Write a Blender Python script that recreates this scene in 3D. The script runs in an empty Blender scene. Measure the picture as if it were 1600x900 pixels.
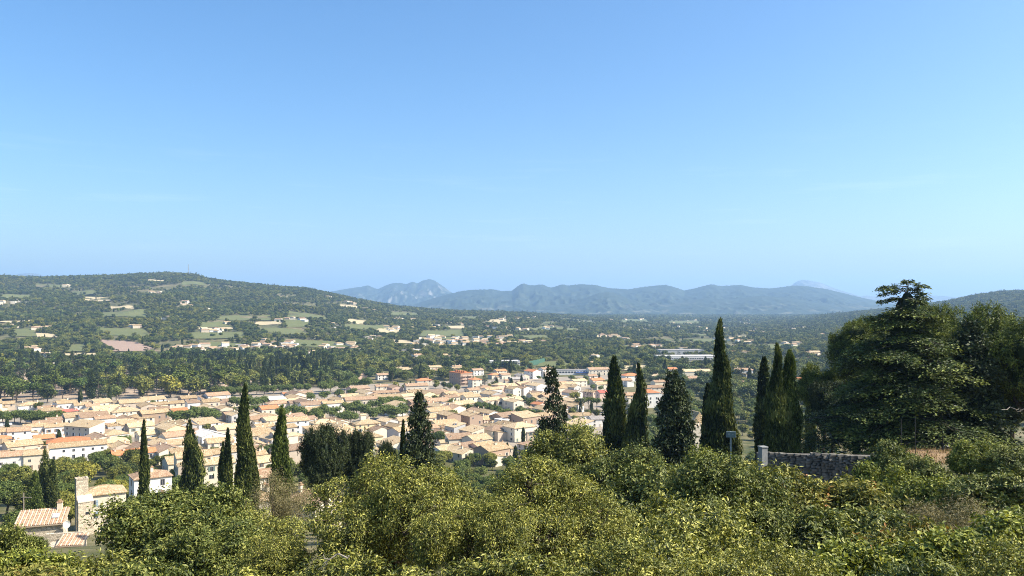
import bpy, math, random
import numpy as np
from math import radians, sin, cos, pi, hypot
rng = np.random.default_rng(7); random.seed(7)
scn = bpy.context.scene
C = scn.collection
F = 1208.0            # focal length in pixels of the 1600 px wide photograph
HZ = 478.0            # image row of the horizon
CZ = 78.0             # height of the eye above the valley floor (m)

# ---------------------------------------------------------------- camera
cam_d = bpy.data.cameras.new('camera'); cam = bpy.data.objects.new('camera', cam_d); C.objects.link(cam)
cam.location = (0, 0, CZ); cam.rotation_euler = (radians(90), 0, 0)
cam_d.sensor_width = 36; cam_d.lens = 36*F/1600; cam_d.shift_y = (HZ-450)/1600
cam_d.clip_start = 0.3; cam_d.clip_end = 60000
scn.camera = cam

# ---------------------------------------------------------------- sky, sun, exposure
SUN_AZ, SUN_EL = 99.0, 44.0       # degrees to the right of the view direction, degrees up
w = bpy.data.worlds.new('World'); scn.world = w; w.use_nodes = True
nt = w.node_tree; nt.nodes.clear()
sky = nt.nodes.new('ShaderNodeTexSky'); sky.sky_type = 'NISHITA'; sky.sun_disc = False
sky.sun_elevation = radians(SUN_EL); sky.sun_rotation = radians(SUN_AZ)
sky.altitude = 250; sky.air_density = 1.0; sky.dust_density = 2.4; sky.ozone_density = 1.6
hs = nt.nodes.new('ShaderNodeHueSaturation'); hs.inputs['Saturation'].default_value = 1.30
bg = nt.nodes.new('ShaderNodeBackground'); bg.inputs['Strength'].default_value = 0.113
ow = nt.nodes.new('ShaderNodeOutputWorld')
# thin wisps of cirrus low over the horizon, all the way round
def wn(ty, **kw):
    x = nt.nodes.new(ty)
    for k, v in kw.items(): setattr(x, k, v)
    return x
tcw = wn('ShaderNodeTexCoord'); sxyz = wn('ShaderNodeSeparateXYZ'); nt.links.new(tcw.outputs['Generated'], sxyz.inputs[0])
at2 = wn('ShaderNodeMath', operation='ARCTAN2'); nt.links.new(sxyz.outputs[0], at2.inputs[0]); nt.links.new(sxyz.outputs[1], at2.inputs[1])
cxyz = wn('ShaderNodeCombineXYZ'); nt.links.new(at2.outputs[0], cxyz.inputs[0]); nt.links.new(sxyz.outputs[2], cxyz.inputs[1])
mpw = wn('ShaderNodeMapping'); mpw.inputs['Scale'].default_value = (3.0, 34.0, 1); mpw.inputs['Location'].default_value = (5.72, 1.7, 0); mpw.inputs['Rotation'].default_value = (0, 0, -0.04); nt.links.new(cxyz.outputs[0], mpw.inputs[0])
nzw = wn('ShaderNodeTexNoise'); nzw.inputs['Scale'].default_value = 1.6; nzw.inputs['Detail'].default_value = 7; nzw.inputs['Roughness'].default_value = 0.6; nt.links.new(mpw.outputs[0], nzw.inputs['Vector'])
rw = wn('ShaderNodeMapRange'); rw.inputs[1].default_value = 0.56; rw.inputs[2].default_value = 0.80; rw.inputs[4].default_value = 0.13; nt.links.new(nzw.outputs['Fac'], rw.inputs[0])
ew = wn('ShaderNodeMapRange'); ew.inputs[1].default_value = 0.02; ew.inputs[2].default_value = 0.10; nt.links.new(sxyz.outputs[2], ew.inputs[0])
ew2 = wn('ShaderNodeMapRange'); ew2.inputs[1].default_value = 0.22; ew2.inputs[2].default_value = 0.12; nt.links.new(sxyz.outputs[2], ew2.inputs[0])
m1 = wn('ShaderNodeMath', operation='MULTIPLY'); nt.links.new(rw.outputs[0], m1.inputs[0]); nt.links.new(ew.outputs[0], m1.inputs[1])
m2 = wn('ShaderNodeMath', operation='MULTIPLY'); nt.links.new(m1.outputs[0], m2.inputs[0]); nt.links.new(ew2.outputs[0], m2.inputs[1])
mxw = wn('ShaderNodeMix', data_type='RGBA'); nt.links.new(m2.outputs[0], mxw.inputs[0]); mxw.inputs[7].default_value = (7.5, 8.0, 8.6, 1)
tnt = wn('ShaderNodeMix', data_type='RGBA', blend_type='MULTIPLY'); tnt.inputs[0].default_value = 1; tnt.inputs[7].default_value = (0.95, 1.03, 1.07, 1)   # white balance
nt.links.new(sky.outputs[0], hs.inputs['Color']); nt.links.new(hs.outputs[0], tnt.inputs[6]); nt.links.new(tnt.outputs[2], mxw.inputs[6]); nt.links.new(mxw.outputs[2], bg.inputs['Color']); nt.links.new(bg.outputs[0], ow.inputs['Surface'])
sd = bpy.data.lights.new('sun', 'SUN'); sd.energy = 5.0; sd.angle = radians(0.53); sd.color = (1, 0.93, 0.80)
sun = bpy.data.objects.new('sun', sd); C.objects.link(sun)
a, e = radians(SUN_AZ), radians(SUN_EL)
from mathutils import Vector
S = Vector((sin(a)*cos(e), cos(a)*cos(e), sin(e)))
sun.rotation_euler = S.to_track_quat('Z', 'Y').to_euler(); sun.location = (150, -60, 200)
scn.view_settings.view_transform = 'Standard'; scn.view_settings.look = 'None'
scn.view_settings.exposure = 0.9; scn.view_settings.gamma = 1; scn.view_settings.use_curve_mapping = False
cy = scn.cycles
cy.filter_width = 1.0; cy.use_denoising = True; cy.denoising_prefilter = 'NONE'; cy.denoising_input_passes = 'RGB_ALBEDO_NORMAL'
cy.max_bounces = 5; cy.diffuse_bounces = 2; cy.glossy_bounces = 2; cy.transmission_bounces = 3; cy.volume_bounces = 1
cy.transparent_max_bounces = 4; cy.sample_clamp_indirect = 4; cy.caustics_reflective = False; cy.caustics_refractive = False

# ---------------------------------------------------------------- helpers
def sm(a, b, x):
    t = np.clip((x-a)/(b-a), 0, 1); return t*t*(3-2*t)
_perm = np.random.default_rng(3).random((256, 256))
def vnoise(x, y):
    x = np.asarray(x, float); y = np.asarray(y, float)
    xi = np.floor(x).astype(int); yi = np.floor(y).astype(int); fx = x-xi; fy = y-yi
    fx = fx*fx*(3-2*fx); fy = fy*fy*(3-2*fy)
    g = lambda i, j: _perm[i & 255, j & 255]
    return (g(xi, yi)*(1-fx)+g(xi+1, yi)*fx)*(1-fy)+(g(xi, yi+1)*(1-fx)+g(xi+1, yi+1)*fx)*fy
def fbm(x, y, o=4):
    s = 0; am = 0.5; t = 0
    for i in range(o):
        s = s+am*vnoise(x*2**i+17.3*i, y*2**i+9.1*i); t += am; am *= 0.5
    return s/t
def ridged(x, y, o=4):
    s = 0; am = 0.5; t = 0
    for i in range(o):
        s = s+am*(1-abs(2*vnoise(x*2**i+31.7*i, y*2**i+5.3*i)-1)); t += am; am *= 0.5
    return s/t

HX = [-3000, 0, 60, 110, 180, 235, 270, 305, 330, 400, 440, 480, 520, 560, 620, 700, 800, 900, 1000, 1100, 1200, 1240, 1300, 1350, 1400, 1480, 1520, 1560, 1600, 2000, 5000]
HY = [443, 433, 435.5, 434, 432, 429, 428, 431, 438, 446, 450, 453, 461, 470, 481, 488, 491, 499, 504, 507, 506, 504, 496, 489, 484, 473, 464, 458, 456, 448, 443]
RIDGE = 3300.0
def T(x, y):
    """height of the ground"""
    x = np.asarray(x, float); y = np.asarray(y, float)
    h = np.interp(y, [-4000, -60, -5, 3, 8, 20, 35, 60, 95, 140, 200, 300, 380, 480], [60, 77, 76.4, 76.2, 74.2, 69, 65, 59, 50.5, 37.5, 22, 7, 2, 0])
    h = h - sm(-25, -60, x)*np.interp(y, [60, 100, 130, 180, 260], [0, 4, 5, 2.5, 0])
    h = h + sm(8, 32, x)*np.interp(y, [10, 30, 60, 80, 110, 160, 250], [0, 3.5, 7.5, 8.0, 5, 2, 0])
    h = h + (fbm(x/18, y/18)-0.5)*1.6*sm(6, 20, np.hypot(x, y))*sm(420, 200, y)
    yy = np.maximum(y, 1.0)
    px = 800+F*x/yy
    zr = CZ+(HZ-np.interp(px, HX, HY))/F*RIDGE
    u = np.clip((y-1150)/(RIDGE-1150), 0, 1)
    prof = 0.72*u+0.28*u*u*(3-2*u)
    back = 1-0.9*sm(RIDGE+100, 5600, y)
    hill = np.maximum(zr, 0)*prof*back
    hill = hill*(1+0.28*(fbm(x/420+7, y/420)-0.5)*np.sin(u*pi)) + np.maximum(zr, 0)*0.10*(fbm(x/160, y/260)-0.5)*np.sin(u*pi)*2
    return h+np.where(y > 1150, hill, 0)
def Tf(x, y): return float(T(x, y))
def at(px, d): return (px-800)/F*d
def zpix(py, d): return CZ-(py-HZ)/F*d
def hit(px, py, up=0.0, d0=None, d1=7000.0):
    """the first point seen at a pixel that lies 'up' metres above the ground (past the near slope)"""
    d0 = d0 or (100.0 if py > 725 else 270.0)
    d = np.geomspace(d0, d1, 1500)
    g = zpix(py, d)-(T(at(px, d), d)+up)
    k = np.where((g[1:] <= 0) & (g[:-1] > 0))[0]
    if len(k) == 0: dd = d0 if g[0] <= 0 else d1; return (at(px, dd), dd)
    k = k[0]+1
    t = g[k-1]/(g[k-1]-g[k]+1e-9); dd = d[k-1]+(d[k]-d[k-1])*t
    return (at(px, dd), dd)

def new_mesh(name, V, faces, mats=(), midx=None, smooth=False, v=None):
    """faces: list of int arrays (n,k)"""
    me = bpy.data.meshes.new(name)
    V = np.asarray(V, np.float32).reshape(-1, 3)
    faces = [np.asarray(f, np.int32) for f in faces if len(f)]
    nl = sum(f.size for f in faces); nf = sum(len(f) for f in faces)
    me.vertices.add(len(V)); me.vertices.foreach_set('co', V.ravel())
    me.loops.add(nl); me.loops.foreach_set('vertex_index', np.concatenate([f.ravel() for f in faces]))
    tot = np.concatenate([np.full(len(f), f.shape[1], np.int32) for f in faces])
    st = np.concatenate([[0], np.cumsum(tot)[:-1]]).astype(np.int32)
    me.polygons.add(nf); me.polygons.foreach_set('loop_start', st); me.polygons.foreach_set('loop_total', tot)
    if midx is not None: me.polygons.foreach_set('material_index', np.asarray(midx, np.int32))
    me.polygons.foreach_set('use_smooth', np.full(nf, smooth, bool))
    for m in (mats if isinstance(mats, (list, tuple)) else [mats]): me.materials.append(m)
    if v is not None:
        at_ = me.attributes.new('v', 'FLOAT', 'FACE'); at_.data.foreach_set('value', np.asarray(v, np.float32))
    me.update(calc_edges=True)
    return me
class MB:
    """collects boxes, prisms and tubes for one mesh"""
    def __init__(s): s.V = []; s.f = {}; s.n = 0; s.fm = {}
    def add(s, V, faces, m=0):
        V = np.asarray(V, float).reshape(-1, 3)
        for f in faces:
            s.f.setdefault(len(f), []).append([i+s.n for i in f]); s.fm.setdefault(len(f), []).append(m)
        s.V.append(V); s.n += len(V); return s
    def box(s, c, d, rz=0, m=0):
        hx, hy, hz = d[0]/2, d[1]/2, d[2]/2
        P = np.array([[x, y, z] for z in (-hz, hz) for y in (-hy, hy) for x in (-hx, hx)])
        if rz: P = P@np.array([[cos(rz), sin(rz), 0], [-sin(rz), cos(rz), 0], [0, 0, 1]])
        return s.add(P+np.array(c), [(0, 2, 3, 1), (4, 5, 7, 6), (0, 1, 5, 4), (2, 6, 7, 3), (0, 4, 6, 2), (1, 3, 7, 5)], m)
    def tube(s, P, R, k=6, m=0, cap=True):
        P = np.asarray(P, float); n = len(P); R = np.broadcast_to(R, n)
        V = []
        for i in range(n):
            t = P[min(i+1, n-1)]-P[max(i-1, 0)]; t = t/(np.linalg.norm(t)+1e-9)
            u = np.cross(t, [0.31, 0.95, 0.05] if abs(t[2]) > .8 else [0, 0, 1]); u /= np.linalg.norm(u)+1e-9
            q = np.cross(t, u)
            for j in range(k):
                b = 2*pi*j/k; V.append(P[i]+R[i]*(u*cos(b)+q*sin(b)))
        fs = [(i*k+j, i*k+(j+1) % k, (i+1)*k+(j+1) % k, (i+1)*k+j) for i in range(n-1) for j in range(k)]
        if cap: fs += [tuple(range(k))[::-1], tuple((n-1)*k+j for j in range(k))]
        return s.add(V, fs, m)
    def mesh(s, name, mats, smooth=False):
        V = np.concatenate(s.V); ks = sorted(s.f)
        mi = sum([s.fm[k] for k in ks], [])
        return new_mesh(name, V, [np.array(s.f[k]) for k in ks], mats, mi, smooth)
def tag(o, label=None, cat=None, group=None, kind=None):
    if label: o['label'] = label
    if cat: o['category'] = cat
    if group: o['group'] = group
    if kind: o['kind'] = kind
    return o
def obj(name, me, parent=None, loc=(0, 0, 0), rz=0):
    o = bpy.data.objects.new(name, me); C.objects.link(o); o.location = loc
    if rz: o.rotation_euler = (0, 0, rz)
    if parent: o.parent = parent
    return o
def thing(name, label, cat, loc=(0, 0, 0), rz=0, group=None):
    o = obj(name, None, None, loc, rz); o.empty_display_size = 0.3
    return tag(o, label, cat, group)

# ---------------------------------------------------------------- materials
class NT:
    def __init__(s, name):
        s.m = bpy.data.materials.new(name); s.m.use_nodes = True; s.t = s.m.node_tree; s.t.nodes.clear()
        s.o = s.t.nodes.new('ShaderNodeOutputMaterial')
    def n(s, ty, **kw):
        x = s.t.nodes.new(ty)
        for k, v in kw.items():
            if k.startswith('i_'): x.inputs[k[2:].replace('_', ' ')].default_value = v
            else: setattr(x, k, v)
        return x
    def l(s, a, b): s.t.links.new(a, b)
    def ramp(s, fac, stops):
        r = s.n('ShaderNodeValToRGB'); e = r.color_ramp.elements
        while len(e) < len(stops): e.new(0.5)
        for el, (p, c) in zip(e, stops): el.position = p; el.color = (*c, 1)
        s.l(fac, r.inputs[0]); return r.outputs[0]
    def noise(s, scale, detail=4, coord='Object', rough=0.55, sc=None):
        tc = s.n('ShaderNodeTexCoord'); nz = s.n('ShaderNodeTexNoise'); nz.inputs['Scale'].default_value = scale
        nz.inputs['Detail'].default_value = detail; nz.inputs['Roughness'].default_value = rough
        if sc:
            mp = s.n('ShaderNodeMapping'); mp.inputs['Scale'].default_value = sc; s.l(tc.outputs[coord], mp.inputs[0]); s.l(mp.outputs[0], nz.inputs['Vector'])
        else: s.l(tc.outputs[coord], nz.inputs['Vector'])
        return nz.outputs['Fac']
    def mix(s, f, a, b, mode='MIX'):
        x = s.n('ShaderNodeMix', data_type='RGBA', blend_type=mode)
        for v, i in ((f, 0), (a, 6), (b, 7)):
            if isinstance(v, (int, float)): x.inputs[i].default_value = v
            elif isinstance(v, tuple): x.inputs[i].default_value = (*v, 1)
            else: s.l(v, x.inputs[i])
        return x.outputs[2]
    def bump(s, h, strength, dist):
        b = s.n('ShaderNodeBump'); b.inputs['Strength'].default_value = strength; b.inputs['Distance'].default_value = dist
        s.l(h, b.inputs['Height']); return b.outputs[0]
    def pbr(s, col, rough=0.85, normal=None, spec=0.2, metal=0):
        p = s.n('ShaderNodeBsdfPrincipled'); p.inputs['Roughness'].default_value = rough
        p.inputs['Specular IOR Level'].default_value = spec; p.inputs['Metallic'].default_value = metal
        if isinstance(col, tuple): p.inputs['Base Color'].default_value = (*col, 1)
        else: s.l(col, p.inputs['Base Color'])
        if normal is not None: s.l(normal, p.inputs['Normal'])
        s.l(p.outputs[0], s.o.inputs[0]); return s.m
def plain(name, c, rough=0.8, var=0.18, scale=3.0, spec=0.2, metal=0, bump=0):
    m = NT(name); f = m.noise(scale)
    col = m.ramp(f, [(0.3, tuple(x*(1-var) for x in c)), (0.7, tuple(min(1, x*(1+var)) for x in c))])
    return m.pbr(col, rough, m.bump(f, bump, 0.05) if bump else None, spec, metal)
def foliage(name, dark, mid, light, trans=0.28, obj_rand=0.0, rough=0.55, spec=0.25, clump=0.0, clump_scale=1.0, tint=None):
    m = NT(name)
    at_ = m.n('ShaderNodeAttribute', attribute_name='v')
    f = at_.outputs['Fac']
    if clump:
        nz = m.noise(clump_scale, 2)
        ma = m.n('ShaderNodeMath', operation='MULTIPLY_ADD'); m.l(nz, ma.inputs[0]); ma.inputs[1].default_value = clump; 
        sb = m.n('ShaderNodeMath', operation='SUBTRACT'); m.l(f, sb.inputs[0]); sb.inputs[1].default_value = clump/2
        m.l(sb.outputs[0], ma.inputs[2]); f = ma.outputs[0]
    if obj_rand:
        oi = m.n('ShaderNodeObjectInfo'); mr = m.n('ShaderNodeMath', operation='MULTIPLY_ADD')
        m.l(oi.outputs['Random'], mr.inputs[0]); mr.inputs[1].default_value = obj_rand
        sb = m.n('ShaderNodeMath', operation='SUBTRACT'); m.l(f, sb.inputs[0]); sb.inputs[1].default_value = obj_rand/2
        m.l(sb.outputs[0], mr.inputs[2]); f = mr.outputs[0]
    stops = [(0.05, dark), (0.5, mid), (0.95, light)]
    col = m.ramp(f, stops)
    if tint:   # sprays of another leaf colour
        nz = m.noise(1.1, 2); ms_ = m.ramp(nz, [(0.60, (0, 0, 0)), (0.68, (1, 1, 1))]); bt = m.ramp(at_.outputs['Fac'], [(0.3, (0, 0, 0)), (0.55, (0.9, 0.9, 0.9))])
        col = m.mix(m.mix(1.0, ms_, bt, 'MULTIPLY'), col, tint[1])
    if obj_rand > 0.3:   # whole stands of trees differ in hue, and single trees a little
        ge = m.n('ShaderNodeNewGeometry'); nw_ = m.n('ShaderNodeTexNoise'); nw_.inputs['Scale'].default_value = 0.009; nw_.inputs['Detail'].default_value = 3; m.l(ge.outputs['Position'], nw_.inputs['Vector'])
        oi = m.n('ShaderNodeObjectInfo'); mm = m.n('ShaderNodeMath', operation='MULTIPLY'); m.l(oi.outputs['Random'], mm.inputs[0]); mm.inputs[1].default_value = 7.31
        fr = m.n('ShaderNodeMath', operation='FRACT'); m.l(mm.outputs[0], fr.inputs[0])
        mx_ = m.n('ShaderNodeMath', operation='MULTIPLY_ADD'); m.l(fr.outputs[0], mx_.inputs[0]); mx_.inputs[1].default_value = 0.3; m.l(nw_.outputs['Fac'], mx_.inputs[2])
        col = m.mix(1.0, col, m.ramp(mx_.outputs[0], [(0.42, (0.72, 0.88, 1.0)), (0.65, (1.0, 1.0, 0.92)), (0.9, (1.35, 1.2, 0.8))]), 'MULTIPLY')
    p = m.n('ShaderNodeBsdfPrincipled'); p.inputs['Roughness'].default_value = rough; p.inputs['Specular IOR Level'].default_value = spec
    m.l(col, p.inputs['Base Color'])
    if trans:
        tr = m.n('ShaderNodeBsdfTranslucent'); c2 = m.mix(1.0, col, (1.15, 1.1, 0.55), 'MULTIPLY'); m.l(c2, tr.inputs['Color'])
        ms = m.n('ShaderNodeMixShader'); ms.inputs[0].default_value = trans; m.l(p.outputs[0], ms.inputs[1]); m.l(tr.outputs[0], ms.inputs[2])
        m.l(ms.outputs[0], m.o.inputs[0])
    else: m.l(p.outputs[0], m.o.inputs[0])
    return m.m

M = {}
# ground: dry grass, earth and scrub mixed at several sizes
g = NT('ground'); n1 = g.noise(0.012, 5); n2 = g.noise(0.16, 5); n3 = g.noise(2.2, 3)
c1 = g.ramp(n1, [(0.36, (0.055, 0.075, 0.025)), (0.5, (0.12, 0.12, 0.05)), (0.66, (0.30, 0.25, 0.15))])
c2 = g.ramp(n2, [(0.35, (0.05, 0.065, 0.022)), (0.52, (0.15, 0.13, 0.06)), (0.72, (0.30, 0.25, 0.16))])
c3 = g.mix(0.5, c1, c2); c4 = g.mix(n3, (0.6, 0.6, 0.6), (1.25, 1.2, 1.1)); 
M['ground'] = g.pbr(g.mix(1.0, c3, c4, 'MULTIPLY'), 0.95, g.bump(n3, 0.5, 0.15))
M['town_floor'] = plain('town_floor', (0.30, 0.25, 0.19), 0.9, 0.25, 0.08)
M['park_floor'] = plain('park_floor', (0.36, 0.27, 0.19), 0.95, 0.3, 0.06)
def field_mat(name, a, b, row=None):
    m = NT(name); n1 = m.noise(0.03, 4); n2 = m.noise(0.7, 4)
    c = m.mix(n1, a, b); c = m.mix(0.35, c, m.ramp(n2, [(0.3, tuple(x*0.6 for x in a)), (0.7, tuple(min(1, x*1.3) for x in b))]))
    return m.pbr(c, 0.95)
M['brown_field'] = field_mat('brown_field', (0.29, 0.20, 0.15), (0.37, 0.26, 0.19))
M['tan_field'] = field_mat('tan_field', (0.42, 0.33, 0.19), (0.52, 0.43, 0.26))
M['green_field'] = field_mat('green_field', (0.085, 0.11, 0.035), (0.17, 0.165, 0.065))
M['dry_grass'] = field_mat('dry_grass', (0.20, 0.12, 0.06), (0.40, 0.28, 0.16))
M['track'] = field_mat('track', (0.5, 0.43, 0.33), (0.6, 0.52, 0.42))
def mountain_mat(name, rock, fieldamt, forest=((0.025, 0.038, 0.028), (0.05, 0.065, 0.042))):
    m = NT(name); n1 = m.noise(0.006, 6, rough=0.65); n2 = m.noise(0.0016, 4); n3 = m.noise(0.03, 3)
    c = m.ramp(n1, [(0.35, forest[0]), (0.65, forest[1])])
    c = m.mix(0.35, c, m.ramp(n3, [(0.35, (0.02, 0.03, 0.02)), (0.7, (0.06, 0.075, 0.048))]))
    ge = m.n('ShaderNodeNewGeometry'); sx = m.n('ShaderNodeSeparateXYZ')
    m.l(ge.outputs['Normal'], sx.inputs[0])
    if rock:
        st = m.n('ShaderNodeMapRange'); st.inputs[1].default_value = 0.90; st.inputs[2].default_value = 0.72
        m.l(sx.outputs[2], st.inputs[0])
        mu = m.n('ShaderNodeMath', operation='MULTIPLY'); m.l(st.outputs[0], mu.inputs[0]); 
        rr = m.ramp(n1, [(0.42, (0, 0, 0)), (0.6, (rock, rock, rock))]); m.l(rr, mu.inputs[1])
        c = m.mix(mu.outputs[0], c, (0.42, 0.39, 0.35))
    if fieldamt:
        ps = m.n('ShaderNodeSeparateXYZ'); m.l(ge.outputs['Position'], ps.inputs[0])
        lo = m.n('ShaderNodeMapRange'); lo.inputs[1].default_value = 120; lo.inputs[2].default_value = 40; m.l(ps.outputs[2], lo.inputs[0])
        ff = m.ramp(m.noise(0.0045, 3), [(0.56, (0, 0, 0)), (0.64, (fieldamt,)*3)])
        mu = m.n('ShaderNodeMath', operation='MULTIPLY'); m.l(lo.outputs[0], mu.inputs[0]); m.l(ff, mu.inputs[1])
        c = m.mix(mu.outputs[0], c, (0.36, 0.31, 0.20))
    return m.pbr(c, 0.95, None, 0.05)
M['mountain'] = mountain_mat('mountain', 0.06, 0.3)
M['mountain_rocky'] = mountain_mat('mountain_rocky', 0.5, 0)
M['mountain_bare'] = mountain_mat('mountain_bare', 1.0, 0, ((0.06, 0.07, 0.05), (0.3, 0.29, 0.27)))

# ---------------------------------------------------------------- ground sheet
def build_ground():
    az = np.concatenate([np.linspace(-180, -50, 27)[:-1], np.linspace(-50, 50, 281), np.linspace(50, 180, 27)[1:]])
    rr = np.concatenate([[0.0], np.geomspace(2.0, 20000, 250)])
    A, R = np.meshgrid(np.radians(az), rr)
    X = R*np.sin(A); Y = R*np.cos(A); Z = T(X, Y)
    # earth curvature and the plain's end lie behind the ranges
    n, m = A.shape
    i = np.arange(n-1)[:, None]*m+np.arange(m-1)[None, :]
    q = np.stack([i, i+1, i+m+1, i+m], -1).reshape(-1, 4)
    me = new_mesh('ground', np.stack([X, Y, Z], -1), [q[:, ::-1]], M['ground'], smooth=True)
    tag(obj('ground', me), kind='structure')
build_ground()

def drape(name, poly, mat, lift=0.5, n=10, kind='structure', parent=None, pts=None):
    """a four-cornered sheet given by image pixels of its corners, laid on the ground"""
    c = pts if pts is not None else [hit(px, py) for px, py in poly]
    u = np.linspace(0, 1, n+1); U, W = np.meshgrid(u, u)
    c = np.array(c)
    P = c[0]*((1-U)*(1-W))[..., None]+c[1]*(U*(1-W))[..., None]+c[2]*(U*W)[..., None]+c[3]*((1-U)*W)[..., None]
    Z = T(P[..., 0], P[..., 1])+lift
    m = n+1; i = np.arange(n)[:, None]*m+np.arange(n)[None, :]
    q = np.stack([i, i+1, i+m+1, i+m], -1).reshape(-1, 4)
    me = new_mesh(name, np.concatenate([P, Z[..., None]], -1), [q], mat)
    FIELDS.append(c)
    o = obj(name, me, parent); tag(o, kind=kind); return o
FIELDS = []
# corners: far left, far right, near right, near left
for nm, mt, poly in [
    ('ploughed_field', 'brown_field', [(146, 530), (212, 535), (248, 549), (173, 550)]),
    ('vineyard', 'green_field', [(21, 515), (52, 514), (58, 526), (24, 527)]),
    ('dry_field', 'tan_field', [(56, 521), (84, 523), (92, 528), (58, 527)]),
    ('dry_field', 'tan_field', [(101, 553), (150, 553), (157, 560), (103, 560)]),
    ('meadow', 'green_field', [(172, 551), (245, 550), (252, 555), (176, 556)]),
    ('meadow', 'green_field', [(108, 540), (132, 538), (134, 550), (106, 550)]),
    ('dry_field', 'tan_field', [(173, 479), (208, 479), (210, 483), (172, 483)]),
    ('vineyard', 'green_field', [(314, 504), (352, 503), (366, 511), (312, 512)]),
    ('dry_field', 'tan_field', [(305, 512.5), (360, 512), (366, 514.5), (303, 515)]),
    ('vineyard', 'green_field', [(292, 521), (380, 519), (386, 529), (300, 530)]),
    ('dry_field', 'tan_field', [(131, 464), (172, 466), (174, 471), (131, 472)]),
    ('vineyard', 'green_field', [(112, 456), (150, 453), (152, 460), (112, 462)]),
    ('vineyard', 'green_field', [(440, 500), (482, 499), (486, 511), (446, 512)]),
    ('vineyard', 'green_field', [(538, 507), (608, 508), (612, 515), (540, 516)]),
    ('vineyard', 'green_field', [(660, 517), (722, 516), (728, 526), (656, 526)]),
    ('dry_field', 'tan_field', [(586, 514), (622, 514), (626, 520), (590, 521)]),
    ('vineyard', 'green_field', [(400, 494), (424, 493), (426, 501), (398, 502)]),
    ('vineyard', 'green_field', [(816, 525), (856, 524), (858, 531), (816, 531)]),
    ('meadow', 'green_field', [(845, 566), (895, 565), (905, 573), (838, 574)]),
    ('dry_field', 'tan_field', [(932, 524), (970, 524), (972, 530), (930, 530)]),
    ('dry_field', 'tan_field', [(972, 573), (1010, 572), (1012, 580), (968, 580)]),
    ('vineyard', 'green_field', [(972, 499), (1010, 499), (1014, 504), (970, 504)]),
    ('vineyard', 'green_field', [(285, 440), (318, 442), (322, 447), (283, 446)]),
    ('dry_field', 'tan_field', [(232, 437), (262, 438), (262, 441), (230, 440)]),
    ('vineyard', 'green_field', [(58, 443), (110, 446), (112, 451), (55, 448)]),
    ('vineyard', 'green_field', [(0, 461), (48, 461), (46, 467), (0, 467)]),
    ('vineyard', 'green_field', [(345, 494), (398, 494), (396, 500), (340, 500)]),
    ('vineyard', 'green_field', [(1046, 502), (1090, 501), (1094, 507), (1044, 507)]),
    ('dry_field', 'tan_field', [(700, 510), (724, 509), (728, 514), (702, 514)]),
    ('dry_field', 'tan_field', [(764, 500), (790, 499), (794, 503), (764, 504)]),
    ('vineyard', 'green_field', [(612, 487), (652, 489), (654, 494), (610, 493)]),
    ('dry_field', 'tan_field', [(532, 476), (560, 479), (560, 483), (530, 480)]),
    ('dry_field', 'tan_field', [(400, 503), (440, 503), (440, 508), (398, 508)]),
]: drape(nm, poly, M[mt], 1.2)
drape('town_ground', [(-80, 626), (960, 586), (1010, 690), (-250, 735)], M['town_floor'], 0.15, 30)
drape('park_ground', [(-60, 578), (420, 570), (440, 612), (-70, 627)], M['park_floor'], 0.3, 20)
FIELDS.pop(); FIELDS.pop()

_r = random.Random(21)
for _ in range(75):
    px = _r.uniform(-20, 1330) if _ > -1 else _r.uniform(-20, 520); top_ = float(np.interp(px, [0, 300, 420, 520, 620, 700, 800, 1330], [450, 448, 462, 478, 492, 497, 499, 500]))
    top_ = max(top_, 492) if _ > -1 else top_
    py = top_+(_r.random()**1.3)*(548-top_); y0 = hit(px, py)[1]
    wd = _r.uniform(35, 110)*F/y0; x0, d0_ = hit(px, py); dep = _r.uniform(50, 150)*(1+max(0, (d0_-1500)/1800))
    f0, f1 = d0_*1.0, d0_+dep; sh = _r.uniform(-40, 40)
    c_ = np.array([(at(px-wd/2, f1)+sh, f1), (at(px+wd/2, f1)+sh, f1+_r.uniform(-20, 20)), (at(px+wd/2, f0), f0), (at(px-wd/2, f0), f0+_r.uniform(-12, 12))])
    if any(np.hypot(*(c_.mean(0)-q.mean(0))) < 110 for q in FIELDS): continue
    k_ = _r.choice(['tan_field', 'green_field', 'green_field', 'green_field', 'green_field', 'tan_field'])
    drape({'tan_field': 'dry_field', 'green_field': 'vineyard', 'brown_field': 'ploughed_field'}[k_], None, M[k_], 1.0, 8, pts=c_)
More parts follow.
